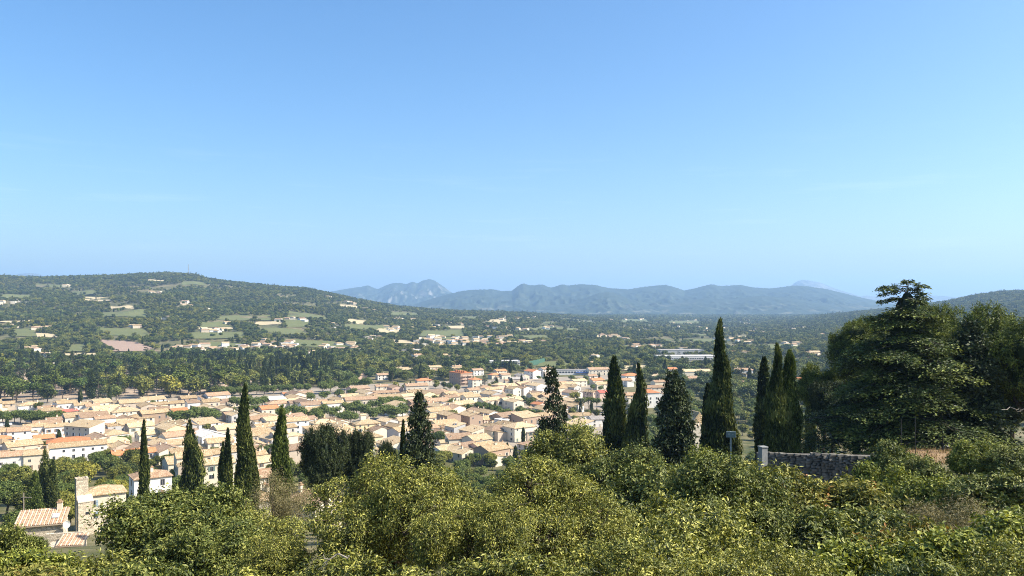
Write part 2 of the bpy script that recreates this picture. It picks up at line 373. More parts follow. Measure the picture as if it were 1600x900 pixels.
# ---------------------------------------------------------------- mountains
def mountain(name, sil, depth, foot, mat, seed, rough=1.0, step=1.5):
    px = np.arange(sil[0][0], sil[-1][0]+step, step)
    sy = np.interp(px, [s[0] for s in sil], [s[1] for s in sil])
    k = np.ones(3)/3; sp = np.pad(sy, 1, mode='edge'); sy = np.convolve(sp, k, 'valid')
    zr = np.maximum(zpix(sy, depth), 2)
    v = np.concatenate([np.linspace(0, 1, 64), 1+np.linspace(0.03, 0.6, 8)])
    PX, Vv = np.meshgrid(px, v); ZR = np.broadcast_to(zr, PX.shape)
    D = depth-foot*(1-Vv); X = at(PX, D)
    fr = 13.0/foot
    rd = ridged(X*fr+seed*3.1, D*fr*0.45+seed)-0.5; fb = fbm(X*fr*2.2+seed, D*fr*1.6)-0.5
    env = np.clip(np.sin(np.clip(Vv, 0, 1)*pi), 0, 1)
    prof = np.where(Vv <= 1, 0.55*Vv+0.45*Vv**2.2, np.maximum(1-(Vv-1)*1.6, 0))
    Z = ZR*(prof+env*(0.62*rd+0.24*fb)*rough*0.62)
    Z = np.minimum(Z, np.where(Vv < 1, CZ+(zr-CZ)*D/depth*0.985+2, Z))
    Z = Z + (Vv >= 1)*(Vv < 1.01)*(fbm(PX*0.9, PX*0+seed)-0.5)*depth*0.0012
    Z = np.where(Vv <= 0, -4, np.maximum(Z, -2))
    n, m = PX.shape; i = np.arange(n-1)[:, None]*m+np.arange(m-1)[None, :]
    q = np.stack([i, i+1, i+m+1, i+m], -1).reshape(-1, 4)
    tag(obj(name, new_mesh(name, np.stack([X, D, Z], -1), [q], mat, smooth=True)), kind='structure')
mountain('mountain_range', [(560, 492), (600, 486), (640, 478), (670, 468), (700, 459.5), (720, 455), (735, 453), (770, 452), (785, 455), (800, 454), (808, 448), (817, 442.5), (829, 446), (847, 444.5), (861, 449.5), (879, 444), (887, 446), (907, 444), (930, 445), (950, 450), (980, 452), (1012, 447.5), (1040, 445), (1055, 449), (1069, 454), (1090, 449.5), (1111, 444), (1127, 447), (1157, 445), (1177, 449), (1200, 450.5), (1210, 450), (1240, 446), (1260, 447), (1295, 452.5), (1325, 460), (1355, 467), (1390, 474), (1450, 482), (1500, 488)], 8600, 2300, M['mountain'], 1)
mountain('mountain_range', [(760, 492), (800, 487), (850, 478), (890, 474), (915, 465), (935, 458), (950, 456), (962, 459), (985, 468), (1020, 476), (1060, 472), (1100, 466), (1140, 468), (1190, 462), (1230, 465), (1290, 474), (1340, 482), (1380, 490)], 7200, 1300, M['mountain'], 4, 0.9)
mountain('mountain_range', [(470, 474), (500, 460), (514, 456), (532, 453), (550, 450), (565, 448), (575, 445.5), (582, 449), (590, 452), (600, 447), (612, 442.5), (624, 442), (635, 444), (644, 440), (652, 443), (657, 440), (662, 437.5), (671, 436), (677, 437.5), (682, 440), (695, 449), (705, 457), (730, 462), (800, 470), (860, 480)], 11500, 2600, M['mountain_rocky'], 9, 1.3)
mountain('mountain_range', [(1190, 470), (1220, 455), (1235, 447), (1245, 440), (1254, 436.5), (1262, 438), (1280, 441), (1300, 449), (1315, 454), (1345, 463), (1353, 461.5), (1370, 463), (1400, 462), (1430, 464), (1450, 461), (1480, 463), (1500, 466), (1540, 470), (1620, 474)], 14500, 3000, M['mountain_bare'], 14, 0.8)
mountain('mountain_range', [(-120, 450), (0, 440), (20, 431), (32, 427.5), (48, 426.5), (60, 428), (80, 436), (160, 450)], 14500, 2500, M['mountain_bare'], 21, 0.6)

# ---------------------------------------------------------------- haze
def haze():
    m = NT('haze'); p = m.n('ShaderNodeVolumePrincipled')
    p.inputs['Color'].default_value = (0.43, 0.67, 1.0, 1); p.inputs['Density'].default_value = 8.2e-5
    p.inputs['Anisotropy'].default_value = 0.15
    m.l(p.outputs[0], m.o.inputs['Volume'])
    b = MB(); b.box((0, 2500, 440), (43000, 43000, 900))
    tag(obj('haze', b.mesh('haze', m.m)), kind='stuff')
haze()
# ---------------------------------------------------------------- tree building
def unit(v): return v/(np.linalg.norm(v, axis=-1, keepdims=True)+1e-9)
def leafset(P, N, L, Wd, r, D=None, jit=0.6, fold=0.0):
    """diamond leaves: centre-base P, normal N, length L, width Wd, direction D"""
    n = len(P); N = unit(N+r.normal(0, jit, (n, 3)))
    D = r.normal(0, 1, (n, 3)) if D is None else D
    D = unit(D-(D*N).sum(-1, keepdims=True)*N); Sd = np.cross(N, D)
    L = np.broadcast_to(np.asarray(L, float), n)[:, None]; Wd = np.broadcast_to(np.asarray(Wd, float), n)[:, None]
    mid = P+D*L*0.45
    V = np.stack([P, mid+Sd*Wd/2+N*L*fold, P+D*L-N*L*fold*1.5, mid-Sd*Wd/2+N*L*fold], 1).reshape(-1, 3)
    return V
def lq(n, off=0): return (np.arange(n*4).reshape(n, 4)+off)
BLOBS = {}
def ico(sub):
    if sub in BLOBS: return BLOBS[sub]
    import bmesh
    bm = bmesh.new(); bmesh.ops.create_icosphere(bm, subdivisions=sub, radius=1)
    bm.verts.ensure_lookup_table()
    V = np.array([v.co[:] for v in bm.verts]); Fc = np.array([[v.index for v in f.verts] for f in bm.faces]); bm.free()
    BLOBS[sub] = (V, Fc); return V, Fc
class Tree:
    """gathers leaf quads and core triangles for the crown and tubes for the wood"""
    def __init__(s, seed): s.r = np.random.default_rng(seed); s.q = []; s.qv = []; s.t = []; s.tf = []; s.tv = []; s.wood = MB(); s.nt = 0
    def leaves(s, V, v): s.q.append(V); s.qv.append(v)
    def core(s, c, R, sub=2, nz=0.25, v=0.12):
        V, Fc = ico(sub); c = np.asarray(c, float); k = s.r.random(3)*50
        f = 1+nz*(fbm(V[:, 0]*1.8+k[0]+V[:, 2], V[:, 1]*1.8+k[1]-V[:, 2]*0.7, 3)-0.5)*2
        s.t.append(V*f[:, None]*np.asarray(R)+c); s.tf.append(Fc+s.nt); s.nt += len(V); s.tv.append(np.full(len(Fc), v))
    def crown_mesh(s, name, mat):
        Vq = np.concatenate(s.q) if s.q else np.zeros((0, 3)); nq = len(Vq)//4
        V = [Vq]; fs = [lq(nq)]; v = [np.concatenate(s.qv)] if s.q else []
        if s.t: V.append(np.concatenate(s.t)); fs.append(np.concatenate(s.tf)+len(Vq)); v.append(np.concatenate(s.tv))
        return new_mesh(name, np.concatenate(V), fs, mat, v=np.concatenate(v))
    def limb(s, p0, p1, r0, r1, n=5, wob=0.08, sag=0.0, k=5):
        p0 = np.asarray(p0, float); p1 = np.asarray(p1, float); t = np.linspace(0, 1, n)[:, None]
        L = np.linalg.norm(p1-p0); P = p0+(p1-p0)*t
        P[1:-1] += s.r.normal(0, wob*L/3, (n-2, 3)); P[:, 2] += sag*L*np.sin(t[:, 0]*pi)
        s.wood.tube(P, np.linspace(r0, r1, n), k); return P

def broadleaf(seed, H, R, Zc, RZ, lobes=9, clusters=500, per=60, leaf=(0.13, 0.05), crad=0.35, droop=0.35, twigs=0.3, trunk=0.16, core=0.0, lobe_r=0.45, jit=0.7, inner=0.2, stems=1, flat=0.0, face_up=0.35, vspread=0.36, bare=0):
    """H total height, crown centre Zc with radii R (horizontal) and RZ (vertical)"""
    t = Tree(seed); r = t.r
    d = unit(r.normal(0, 1, (lobes, 3))); d[:, 2] = d[:, 2]*0.8+0.12
    rad = r.uniform(0.35, 0.72, (lobes, 1))
    LC = d*rad*np.array([R, R, RZ])+np.array([0, 0, Zc]); LR = r.uniform(0.75, 1.25, lobes)*lobe_r*min(R, RZ*1.25)
    LC[0] = (0, 0, Zc+RZ*0.2)
    # cluster centres on the lobes' skins
    ci = r.integers(0, lobes, clusters*3); dd = unit(r.normal(0, 1, (clusters*3, 3)) + np.array([0, 0, 0.25]))
    rr_ = np.where(r.random(clusters*3) < inner, r.uniform(0.2, 0.8, clusters*3), np.where(r.random(clusters*3) < 0.10, r.uniform(1.08, 1.30, clusters*3), r.uniform(0.80, 1.08, clusters*3)))
    K = LC[ci]+dd*(LR[ci]*rr_)[:, None]*np.array([1, 1, 0.85])
    dist = np.linalg.norm((K[:, None, :]-LC[None])/LR[None, :, None], axis=-1); dist[np.arange(len(K)), ci] = 9
    keep = (dist.min(1) > 0.85) | (r.random(len(K)) < 0.25)
    K = K[keep][:clusters]; dd = dd[keep][:clusters]; ci = ci[keep][:clusters]; nk = len(K)
    kv = r.normal(0, 0.12, nk)
    # twig of each cluster, leaves hang along it
    tw = unit(dd*0.8+r.normal(0, 0.45, (nk, 3))+np.array([0, 0, 0.1]))
    idx = np.repeat(np.arange(nk), per); n = len(idx)
    u = r.uniform(-0.6, 1.0, n)
    P = K[idx]+tw[idx]*(u*crad)[:, None]+r.normal(0, crad*0.36, (n, 3))*np.array([1, 1, 0.8])
    P[:, 2] -= droop*crad*np.clip(u, 0, 1)**2
    N = dd[idx]*0.7+np.array([0, 0, face_up]); D = r.normal(0, 1, (n, 3))+tw[idx]*0.5+np.array([0, 0, -droop*2.0])
    sc = r.uniform(0.65, 1.25, n)
    V = leafset(P, N, leaf[0]*sc, leaf[1]*sc, r, D, jit, 0.06)
    t.leaves(V, np.clip(0.5+kv[idx]+r.normal(0, vspread*0.6, n), 0, 1))
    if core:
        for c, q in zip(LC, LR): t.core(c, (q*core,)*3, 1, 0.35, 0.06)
    # wood
    for sN in range(stems):
        b = np.array([0, 0, -0.4])+np.array([*(r.normal(0, 0.25, 2) if stems > 1 else (0, 0)), 0])
        top = np.array([*(r.normal(0, 0.1*R, 2)), Zc-RZ*0.35])
        tp = t.limb(b, top, trunk, trunk*0.62, 6, 0.06, 0, 7)
        mine = [i for i in range(lobes) if i % stems == sN]
        for i in mine:
            st = tp[r.integers(3, 6)]
            lp = t.limb(st, LC[i], trunk*0.5, trunk*0.2, 5, 0.16, 0.06, 5)
            ks = np.where(ci == i)[0]; r.shuffle(ks)
            for j in ks[:int(len(ks)*twigs)]:
                t.limb(lp[r.integers(2, 5)], K[j]+tw[j]*crad*0.7, trunk*0.13, trunk*0.035, 4, 0.14, 0.04, 3)
    for _ in range(bare):
        i = r.integers(0, lobes); d_ = unit(r.normal(0, 1, 3)+np.array([0, -0.5, 0.6]))
        t.limb(LC[i], LC[i]+d_*LR[i]*r.uniform(1.1, 1.45), trunk*0.16, trunk*0.03, 6, 0.22, 0.05, 3)
    return t

def cypress(seed, H, R, n=9000, tuft=(0.42, 0.13), rag=0.12, spires=1, base=0.03, fat=0.45):
    t = Tree(seed); r = t.r
    for sN in range(spires):
        ox, oy = (0, 0) if sN == 0 else r.normal(0, R*0.55, 2); h = H*(1 if sN == 0 else r.uniform(0.8, 0.93)); q = R*(1 if spires == 1 else 0.72)
        prof = lambda u: np.interp(u, [0, 0.05, 0.2, fat, 0.72, 0.88, 0.96, 1], [0.45, 0.8, 0.97, 1.0, 0.74, 0.45, 0.2, 0.03]) if fat > 0.2 else np.interp(u, [0, 0.06, 0.2, 0.45, 0.7, 0.9, 1], [0.6, 1.0, 0.97, 0.72, 0.42, 0.17, 0.02])
        m = n//spires
        cu = r.random(m*3); cu = cu[r.random(m*3) < (0.15+prof(cu))/1.15][:m]; m = len(cu)
        th = r.uniform(0, 2*pi, m)
        bulge = 1+rag*2.2*(fbm(th*1.3+seed+np.sin(th)*1.5, cu*h*0.55+seed*3, 3)-0.5)*2+r.normal(0, rag*0.35, m)
        rad = q*prof(cu)*bulge*np.where(r.random(m) < 0.2, r.uniform(0.6, 0.9, m), np.where(r.random(m) < 0.07, r.uniform(1.05, 1.28, m), r.uniform(0.88, 1.04, m)))
        o = np.stack([np.cos(th), np.sin(th), np.zeros(m)], -1)
        P = o*rad[:, None]; P[:, 2] = base*h+cu*h*(0.99-base)-tuft[0]*0.3; P[:, 0] += ox*(1-cu*0.5); P[:, 1] += oy*(1-cu*0.5)
        P[:, 0] += 0.12*q*np.sin(P[:, 2]*0.9+seed)
        D = o*0.32+np.array([0, 0, 1.0])+r.normal(0, 0.22, (m, 3)); sc = r.uniform(0.6, 1.3, m)
        V = leafset(P, o, tuft[0]*sc, tuft[1]*sc*1.3, r, D, 0.55, 0.1)
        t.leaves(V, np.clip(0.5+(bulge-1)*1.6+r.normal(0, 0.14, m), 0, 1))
        zz = np.linspace(0.04, 0.97, 9)
        V_, F_ = ico(3); u = (V_[:, 2]+1)/2; ang = np.arctan2(V_[:, 1], V_[:, 0])
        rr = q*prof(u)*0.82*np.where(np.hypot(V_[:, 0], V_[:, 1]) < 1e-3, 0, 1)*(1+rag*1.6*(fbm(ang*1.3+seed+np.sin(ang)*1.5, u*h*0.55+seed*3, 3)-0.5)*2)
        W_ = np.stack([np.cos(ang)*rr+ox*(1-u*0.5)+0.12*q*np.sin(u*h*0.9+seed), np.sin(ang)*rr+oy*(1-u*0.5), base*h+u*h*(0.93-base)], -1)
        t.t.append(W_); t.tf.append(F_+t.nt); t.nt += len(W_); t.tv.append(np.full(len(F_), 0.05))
    t.wood.tube([(0, 0, -0.8), (0, 0, H*0.15), (0, 0, H*0.5)], [R*0.2, R*0.15, R*0.05], 7)
    return t

def conifer(seed, H, Lmax, nl=70, start=0.12, power=0.75, twig_n=16, tufts=16, tuft=(0.30, 0.09), up=0.15, droop=0.25, plate=0.42, per_whorl=4, rag=0.3, topflag=0, lean=0.0, trunk=0.35, updir=0.6, tjit=0.35, thick=0.07, vary=0.0, core=0.0):
    """cedar, fir or spruce: limbs in tiers, each carrying a flat spray of foliage"""
    t = Tree(seed); r = t.r
    zs = np.sort(r.uniform(start, 0.985, nl)); zs[0] = start
    if topflag: zs = np.concatenate([zs[(zs < 0.83) | ((zs < 0.92) & (r.random(len(zs)) < 0.35))], [0.925, 0.93, 0.94, 0.95, 0.965, 0.975, 0.985]])
    tz = np.linspace(0, 1, 8); TP = np.stack([lean*H*tz**2, 0*tz, H*tz-0.6*(1-tz)], -1); TP[1:, :2] += r.normal(0, 0.008*H, (7, 2))
    t.wood.tube(TP, trunk*(1-tz*0.93), 8)
    if core:
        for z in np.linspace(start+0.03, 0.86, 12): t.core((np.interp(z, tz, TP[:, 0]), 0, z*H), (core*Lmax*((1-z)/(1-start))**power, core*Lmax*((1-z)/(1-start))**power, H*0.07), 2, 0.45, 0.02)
    az0 = 0
    for i, z in enumerate(zs):
        az0 += 2.4+r.normal(0, 0.3); L = Lmax*((1-z)/(1-start))**power*r.uniform(1-rag, 1+rag*0.6)+0.25
        if z > 0.92 and topflag: L = max(L, topflag*r.uniform(0.55, 1.15)); az = r.normal(0.1, 0.7) if r.random() < 0.62 else r.normal(3.0, 0.6)
        else: az = az0
        base = np.array([np.interp(z, tz, TP[:, 0]), np.interp(z, tz, TP[:, 1]), z*H])
        o = np.array([cos(az), sin(az), 0.0]); sd = np.array([-sin(az), cos(az), 0.0])
        s_ = np.linspace(0, 1, 7); uv = r.normal(0, vary)
        rise = (up+uv)*L*(s_*1.2-s_**2*0.4)-droop*L*s_**2.4
        P = base+o*(s_*L)[:, None]; P[:, 2] += rise; P += sd*(r.normal(0, 0.04)*L*s_**2)[:, None]
        t.wood.tube(P, np.linspace(max(0.02, trunk*0.26*(L/Lmax)**0.6), 0.012, 7), 4, cap=False)
        nt_ = max(4, int(twig_n*(0.35+0.65*L/Lmax)))
        su = np.concatenate([r.uniform(0.22, 1.0, nt_)**0.8, [1.0]]); sg = r.choice([-1, 1], len(su))
        tl = plate*L*(0.18+np.sin(np.clip(su, 0, 1)*pi*0.86)*0.75)*r.uniform(0.6, 1.2, len(su)); tl[-1] = 0.1*L
        b0 = np.stack([np.interp(su, s_, P[:, k]) for k in range(3)], -1)
        dirs = unit(o*r.uniform(0.35, 0.9, len(su))[:, None]+sd*sg[:, None]+np.array([0, 0, -0.04])); dirs[-1] = o
        m = max(4, int(tufts*(0.4+0.6*L/Lmax)))
        idx = np.repeat(np.arange(len(su)), m); u = r.uniform(0, 1.05, len(idx))
        Q = b0[idx]+dirs[idx]*(u*tl[idx])[:, None]; Q[:, 2] -= 0.22*tl[idx]*u**2
        Q += r.normal(0, 1, Q.shape)*np.array([thick*1.3, thick*1.3, thick])*(0.4+0.6*L/Lmax)*2.0
        sc = r.uniform(0.6, 1.35, len(idx))
        D = dirs[idx]+r.normal(0, 0.5, Q.shape)+np.array([0, 0, 0.25]); N = np.array([0, 0, updir])+o*0.25+r.normal(0, 0.2, Q.shape)
        V = leafset(Q, N, tuft[0]*sc, tuft[1]*sc*1.6, r, D, tjit, 0.08)
        lv = r.normal(0, 0.08)
        t.leaves(V, np.clip(0.20+0.62*su[idx]*u+lv+r.normal(0, 0.13, len(idx)), 0, 1))  # tips pale like young needles; inner darkening puts crown shade into the colour
    return t

WOOD = plain('bark', (0.11, 0.085, 0.065), 0.9, 0.4, 6, 0.1, bump=0.4)
PALE_WOOD = plain('pale_bark', (0.30, 0.26, 0.21), 0.9, 0.35, 8, 0.1, bump=0.3)
FO = {
 'almond': foliage('almond_leaf', (0.024, 0.036, 0.005), (0.15, 0.165, 0.022), (0.56, 0.52, 0.12), 0.18, clump=0.4, clump_scale=0.9, spec=0.45),
 'green':  foliage('broad_leaf', (0.022, 0.036, 0.006), (0.10, 0.125, 0.020), (0.34, 0.34, 0.085), 0.16, clump=0.3, clump_scale=0.7, spec=0.35),
 'bright': foliage('bright_leaf', (0.04, 0.06, 0.008), (0.18, 0.205, 0.026), (0.46, 0.46, 0.09), 0.2, clump=0.3, clump_scale=0.6, spec=0.35),
 'sumac':  foliage('sumac_leaf', (0.04, 0.055, 0.010), (0.16, 0.165, 0.032), (0.40, 0.36, 0.10), 0.22, clump=0.45, clump_scale=0.55, tint=(0.998, (0.38, 0.13, 0.04))),
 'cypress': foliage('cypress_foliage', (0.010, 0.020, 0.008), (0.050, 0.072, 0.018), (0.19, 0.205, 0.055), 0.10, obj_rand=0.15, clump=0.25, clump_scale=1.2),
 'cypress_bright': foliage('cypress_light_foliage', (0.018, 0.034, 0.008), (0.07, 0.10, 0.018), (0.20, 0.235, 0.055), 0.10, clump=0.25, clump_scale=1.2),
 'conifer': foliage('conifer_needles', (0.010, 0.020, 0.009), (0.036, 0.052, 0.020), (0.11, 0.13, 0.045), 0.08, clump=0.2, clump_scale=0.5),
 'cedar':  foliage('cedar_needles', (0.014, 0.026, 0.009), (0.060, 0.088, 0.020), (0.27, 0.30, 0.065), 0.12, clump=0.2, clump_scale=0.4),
 'pine':   foliage('pine_needles', (0.024, 0.038, 0.007), (0.10, 0.13, 0.022), (0.29, 0.32, 0.06), 0.18, obj_rand=0.1, clump=0.25, clump_scale=0.35),
 'plane':  foliage('plane_leaf', (0.05, 0.075, 0.016), (0.13, 0.17, 0.038), (0.24, 0.28, 0.075), 0.25, obj_rand=0.25, clump=0.2, clump_scale=0.5),
 'mid':    foliage('woodland_leaf', (0.024, 0.036, 0.008), (0.12, 0.138, 0.028), (0.31, 0.31, 0.08), 0.15, obj_rand=0.6, clump=0.15, clump_scale=0.3),
 'midpine': foliage('umbrella_pine_needles', (0.018, 0.030, 0.006), (0.085, 0.115, 0.020), (0.21, 0.24, 0.045), 0.12, obj_rand=0.35, clump=0.15, clump_scale=0.3),
 'dry':    foliage('dry_leaf', (0.10, 0.08, 0.035), (0.20, 0.17, 0.07), (0.32, 0.27, 0.13), 0.2, clump=0.3, clump_scale=0.8),
}
def grow(name, label, cat, tr, fol, x, y, scale=1.0, rz=0.0, group=None, wood=None, z=None, crown_name='crown', sc3=None, stuff=False):
    z = Tf(x, y) if z is None else z
    o = thing(name, label, cat, (x, y, z), rz, group)
    cm, wm = tr if isinstance(tr, tuple) else (tr.crown_mesh(name+'_crown', FO[fol]), tr.wood.mesh(name+'_trunk', wood or WOOD))
    k = obj(crown_name, cm, o)
    if stuff: k['kind'] = 'stuff'
    obj('trunk', wm, o)
    o.scale = sc3 or (scale,)*3
    return o
def built(tr, name, fol, wood=None): return (tr.crown_mesh(name+'_crown', FO[fol]), tr.wood.mesh(name+'_trunk', wood or WOOD))

# ---------------------------------------------------------------- foreground trees and shrubs
def fg(name, label, cat, px, top, d, tr_fn, fol, natural_h, **kw):
    """a plant whose top shows at row 'top', standing d metres away"""
    x = at(px, d); zb = Tf(x, d); h = zpix(top, d)-zb
    return grow(name, label, cat, tr_fn, fol, x, d, h/natural_h, kw.pop('rz', 0.0), **kw)
def almond(seed, clusters=900, per=68, **kw):
    a_ = dict(lobes=26, leaf=(0.108, 0.036), crad=0.29, droop=0.6, twigs=0.3, trunk=0.17, lobe_r=0.275, inner=0.08, stems=3, bare=14, vspread=0.42); a_.update(kw)
    return broadleaf(seed, 6.5, 3.2, 4.1, 2.5, clusters=clusters, per=per, **a_)
if True:
    fg('almond_tree', 'broad olive green tree filling the slope, in front of the stepped brown houses', 'tree', 606, 716, 17.5, almond(11, 1050), 'almond', 6.3, stuff=True)
    fg('almond_tree', 'tallest yellowish drooping-leaved tree below the round shrub and cypresses', 'tree', 872, 722, 18.5, almond(12, 1150), 'almond', 6.3, stuff=True, rz=1.2)
    fg('almond_tree', 'low yellow green tree beside the bare twigs under the light cypress', 'tree', 458, 822, 17, almond(13, 700, lobes=9), 'almond', 6.3, stuff=True, rz=2.2)
    fg('almond_tree', 'small yellow-leaved tree between the two broad olive green trees', 'tree', 735, 770, 14.5, almond(14, 700, lobes=9), 'almond', 6.3, stuff=True, rz=0.4)
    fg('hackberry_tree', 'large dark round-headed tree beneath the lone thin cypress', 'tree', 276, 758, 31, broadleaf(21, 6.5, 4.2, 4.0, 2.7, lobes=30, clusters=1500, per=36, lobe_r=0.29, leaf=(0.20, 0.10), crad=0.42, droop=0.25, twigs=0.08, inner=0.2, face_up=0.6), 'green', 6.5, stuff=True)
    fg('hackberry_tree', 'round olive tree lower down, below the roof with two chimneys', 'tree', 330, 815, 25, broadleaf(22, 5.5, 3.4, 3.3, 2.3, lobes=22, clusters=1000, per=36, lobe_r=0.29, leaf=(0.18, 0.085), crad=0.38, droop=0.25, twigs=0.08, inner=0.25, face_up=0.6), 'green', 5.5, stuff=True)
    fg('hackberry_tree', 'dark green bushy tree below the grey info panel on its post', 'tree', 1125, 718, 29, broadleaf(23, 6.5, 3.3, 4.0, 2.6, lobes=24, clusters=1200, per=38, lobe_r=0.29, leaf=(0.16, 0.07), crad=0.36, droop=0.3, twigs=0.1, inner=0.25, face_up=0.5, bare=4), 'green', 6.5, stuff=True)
    fg('round_shrub', 'rounded olive shrub between the fir and the dark slender cypress', 'shrub', 890, 645, 62, broadleaf(24, 6.5, 2.1, 4.0, 2.6, lobes=20, clusters=800, per=42, leaf=(0.13, 0.06), crad=0.3, droop=0.2, twigs=0.06, lobe_r=0.35, inner=0.2), 'almond', 6.6, stuff=True)
    fg('leafy_shrub', 'mixed green shrub at the foot of the ragged twin-tipped cypress', 'shrub', 975, 684, 58, broadleaf(25, 5.5, 2.0, 3.2, 2.4, lobes=14, clusters=600, per=42, leaf=(0.14, 0.065), crad=0.32, twigs=0.08, inner=0.2), 'green', 5.6, stuff=True)
    fg('leafy_shrub', 'yellow-tinged shrub squeezed between the broad conifer and the tallest cypress', 'shrub', 1092, 684, 60, broadleaf(26, 5.5, 1.3, 3.2, 2.4, lobes=12, clusters=420, per=42, leaf=(0.14, 0.065), crad=0.3, twigs=0.1, inner=0.2), 'bright', 5.6, stuff=True)
SH = {}
def shrub_mesh(kind, i):
    k = (kind, i)
    if k not in SH:
        p = {'green': dict(leaf=(0.16, 0.075), crad=0.28), 'bright': dict(leaf=(0.17, 0.08), crad=0.30), 'sumac': dict(leaf=(0.18, 0.075), crad=0.30),
             'almond': dict(leaf=(0.14, 0.05), crad=0.25, droop=0.5), 'fine': dict(leaf=(0.09, 0.04), crad=0.20), 'dry': dict(leaf=(0.10, 0.02), crad=0.35)}[kind]
        fo = {'fine': 'almond'}.get(kind, kind)
        t = broadleaf(100+i*7+len(kind), 3.2, 2.3, 1.75, 1.55, lobes=19, clusters=620 if kind == 'fine' else 480, per=40, twigs=0.08, trunk=0.06, lobe_r=0.33, stems=3, inner=0.25, face_up=0.5, bare=3, **p)
        SH[k] = built(t, kind+'_shrub', fo)
    return SH[k]
SHR = [ # px, top row, distance, kind, variant, width factor, label
 (1075, 790, 15.5, 'fine', 0, 1.0, 'fine-leaved olive shrub beneath the dark bushy tree'),
 (1190, 838, 14.0, 'fine', 1, 0.9, 'fine-leaved low shrub at the foot of the dark bushy tree'),
 (955, 845, 13.0, 'fine', 1, 1.0, 'grey green fine-leaved shrub under the tallest drooping-leaved tree'),
 (1235, 738, 40, 'sumac', 0, 1.1, 'shrub with reddish leaves at the foot of the twin cypress'),
 (1310, 736, 40, 'sumac', 1, 1.15, 'shrub with scattered orange leaves below the dry stone wall'),
 (1275, 800, 29, 'green', 0, 1.1, 'dense dark green shrub downhill of the reddish shrubs'),
 (1380, 790, 30, 'green', 1, 1.1, 'dense green shrub below the stone wall'),
 (1340, 850, 21, 'bright', 0, 1.0, 'bright green low shrub beside the short red stick'),
 (1430, 815, 25, 'sumac', 0, 1.05, 'shrub with dark red leaf sprays among green shrubs'),
 (1378, 720, 43, 'bright', 1, 0.9, 'bright green shrub growing against the end of the stone wall'),
 (1395, 690, 47, 'green', 0, 0.8, 'dark green drooping shrub beside the dry grass terrace'),
 (1440, 706, 45, 'green', 1, 0.9, 'dark green shrub right below the terrace fence posts'),
 (1470, 745, 38, 'bright', 0, 1.1, 'light green shrub below the dry grass terrace'),
 (1520, 685, 46, 'bright', 1, 1.0, 'yellow green shrub beside the dry grass terrace under the pines'),
 (1585, 692, 44, 'green', 1, 1.1, 'green shrub under the leaning pine branches'),
 (1560, 735, 36, 'green', 0, 1.2, 'grey green shrub downhill of the pines'),
 (1500, 770, 30, 'dry', 0, 1.0, 'straw-coloured dry shrub amid green shrubs'),
 (1580, 790, 26, 'bright', 1, 1.1, 'bright yellow green shrub on the slope below the pines'),
 (1510, 835, 21, 'bright', 0, 1.1, 'lime green shrub downhill of the straw-coloured dry shrub'),
 (1590, 850, 17, 'fine', 0, 1.0, 'fine-leaved yellowish shrub at the bottom of the slope under the pines'),
 (1450, 870, 16, 'green', 1, 1.0, 'dark leafy shrub below the dark red leaf sprays'),
 (1250, 870, 15.5, 'bright', 1, 1.0, 'bright green leafy shrub near the short red stick'),
 (40, 862, 24, 'bright', 0, 1.1, 'bright green leafy shrub below the cottage with the satellite dish'),
 (8, 812, 31, 'green', 1, 0.55, 'green sapling shrub in front of the tiled cottage roof'),
 (130, 868, 20, 'almond', 0, 1.1, 'ochre-tinged low shrub below the cottage'),
 (20, 885, 17, 'sumac', 1, 1.0, 'rusty-tinged shrub beneath the ochre-tinged one below the cottage'),
 (55, 838, 60, 'green', 0, 0.8, 'green shrub overhanging the cottage wall'),
 (550, 862, 14, 'almond', 0, 0.9, 'yellow leafy shrub under the broad olive green tree'),
 (680, 870, 13, 'almond', 1, 0.9, 'yellowish low shrub beneath the small yellow-leaved tree'),
 (820, 868, 12.5, 'almond', 0, 0.9, 'leafy low shrub under the tallest drooping-leaved tree'),
 (1010, 772, 24, 'almond', 1, 1.0, 'yellowish shrub joining the olive tree and the dark bushy tree'),
 (1190, 724, 40, 'almond', 0, 1.0, 'olive shrub just below the concrete post and info panel'),
 (1040, 716, 48, 'green', 1, 0.9, 'dark shrub at the foot of the broad dark conifer'),
 (430, 745, 60, 'dry', 0, 1.0, 'bare grey twiggy shrub at the foot of the light cypress'),
 (410, 790, 40, 'fine', 1, 1.1, 'grey twiggy olive shrub below the light cypress'),
 (1130, 870, 12.5, 'fine', 0, 0.9, 'low fine-leaved shrub at the bottom of the slope'),
 (390, 868, 16, 'almond', 1, 1.0, 'yellowish low shrub below the round olive tree'),
 (240, 875, 18, 'green', 0, 1.0, 'dark low shrub below the large round-headed tree'),
]
for i, (px, top, d, kind, var, wf, lab) in enumerate(SHR):
    x = at(px, d); zb = Tf(x, d)-0.3; h = max(1.4, zpix(top, d)-zb); s_ = h/3.25
    grow('leafy_shrub' if kind != 'dry' else 'dry_shrub', lab, 'shrub', shrub_mesh(kind, var), None, x, d, sc3=(max(s_, 0.8)*wf*0.95, max(s_, 0.8)*wf*0.95, s_), rz=i*1.7, z=zb, stuff=True)
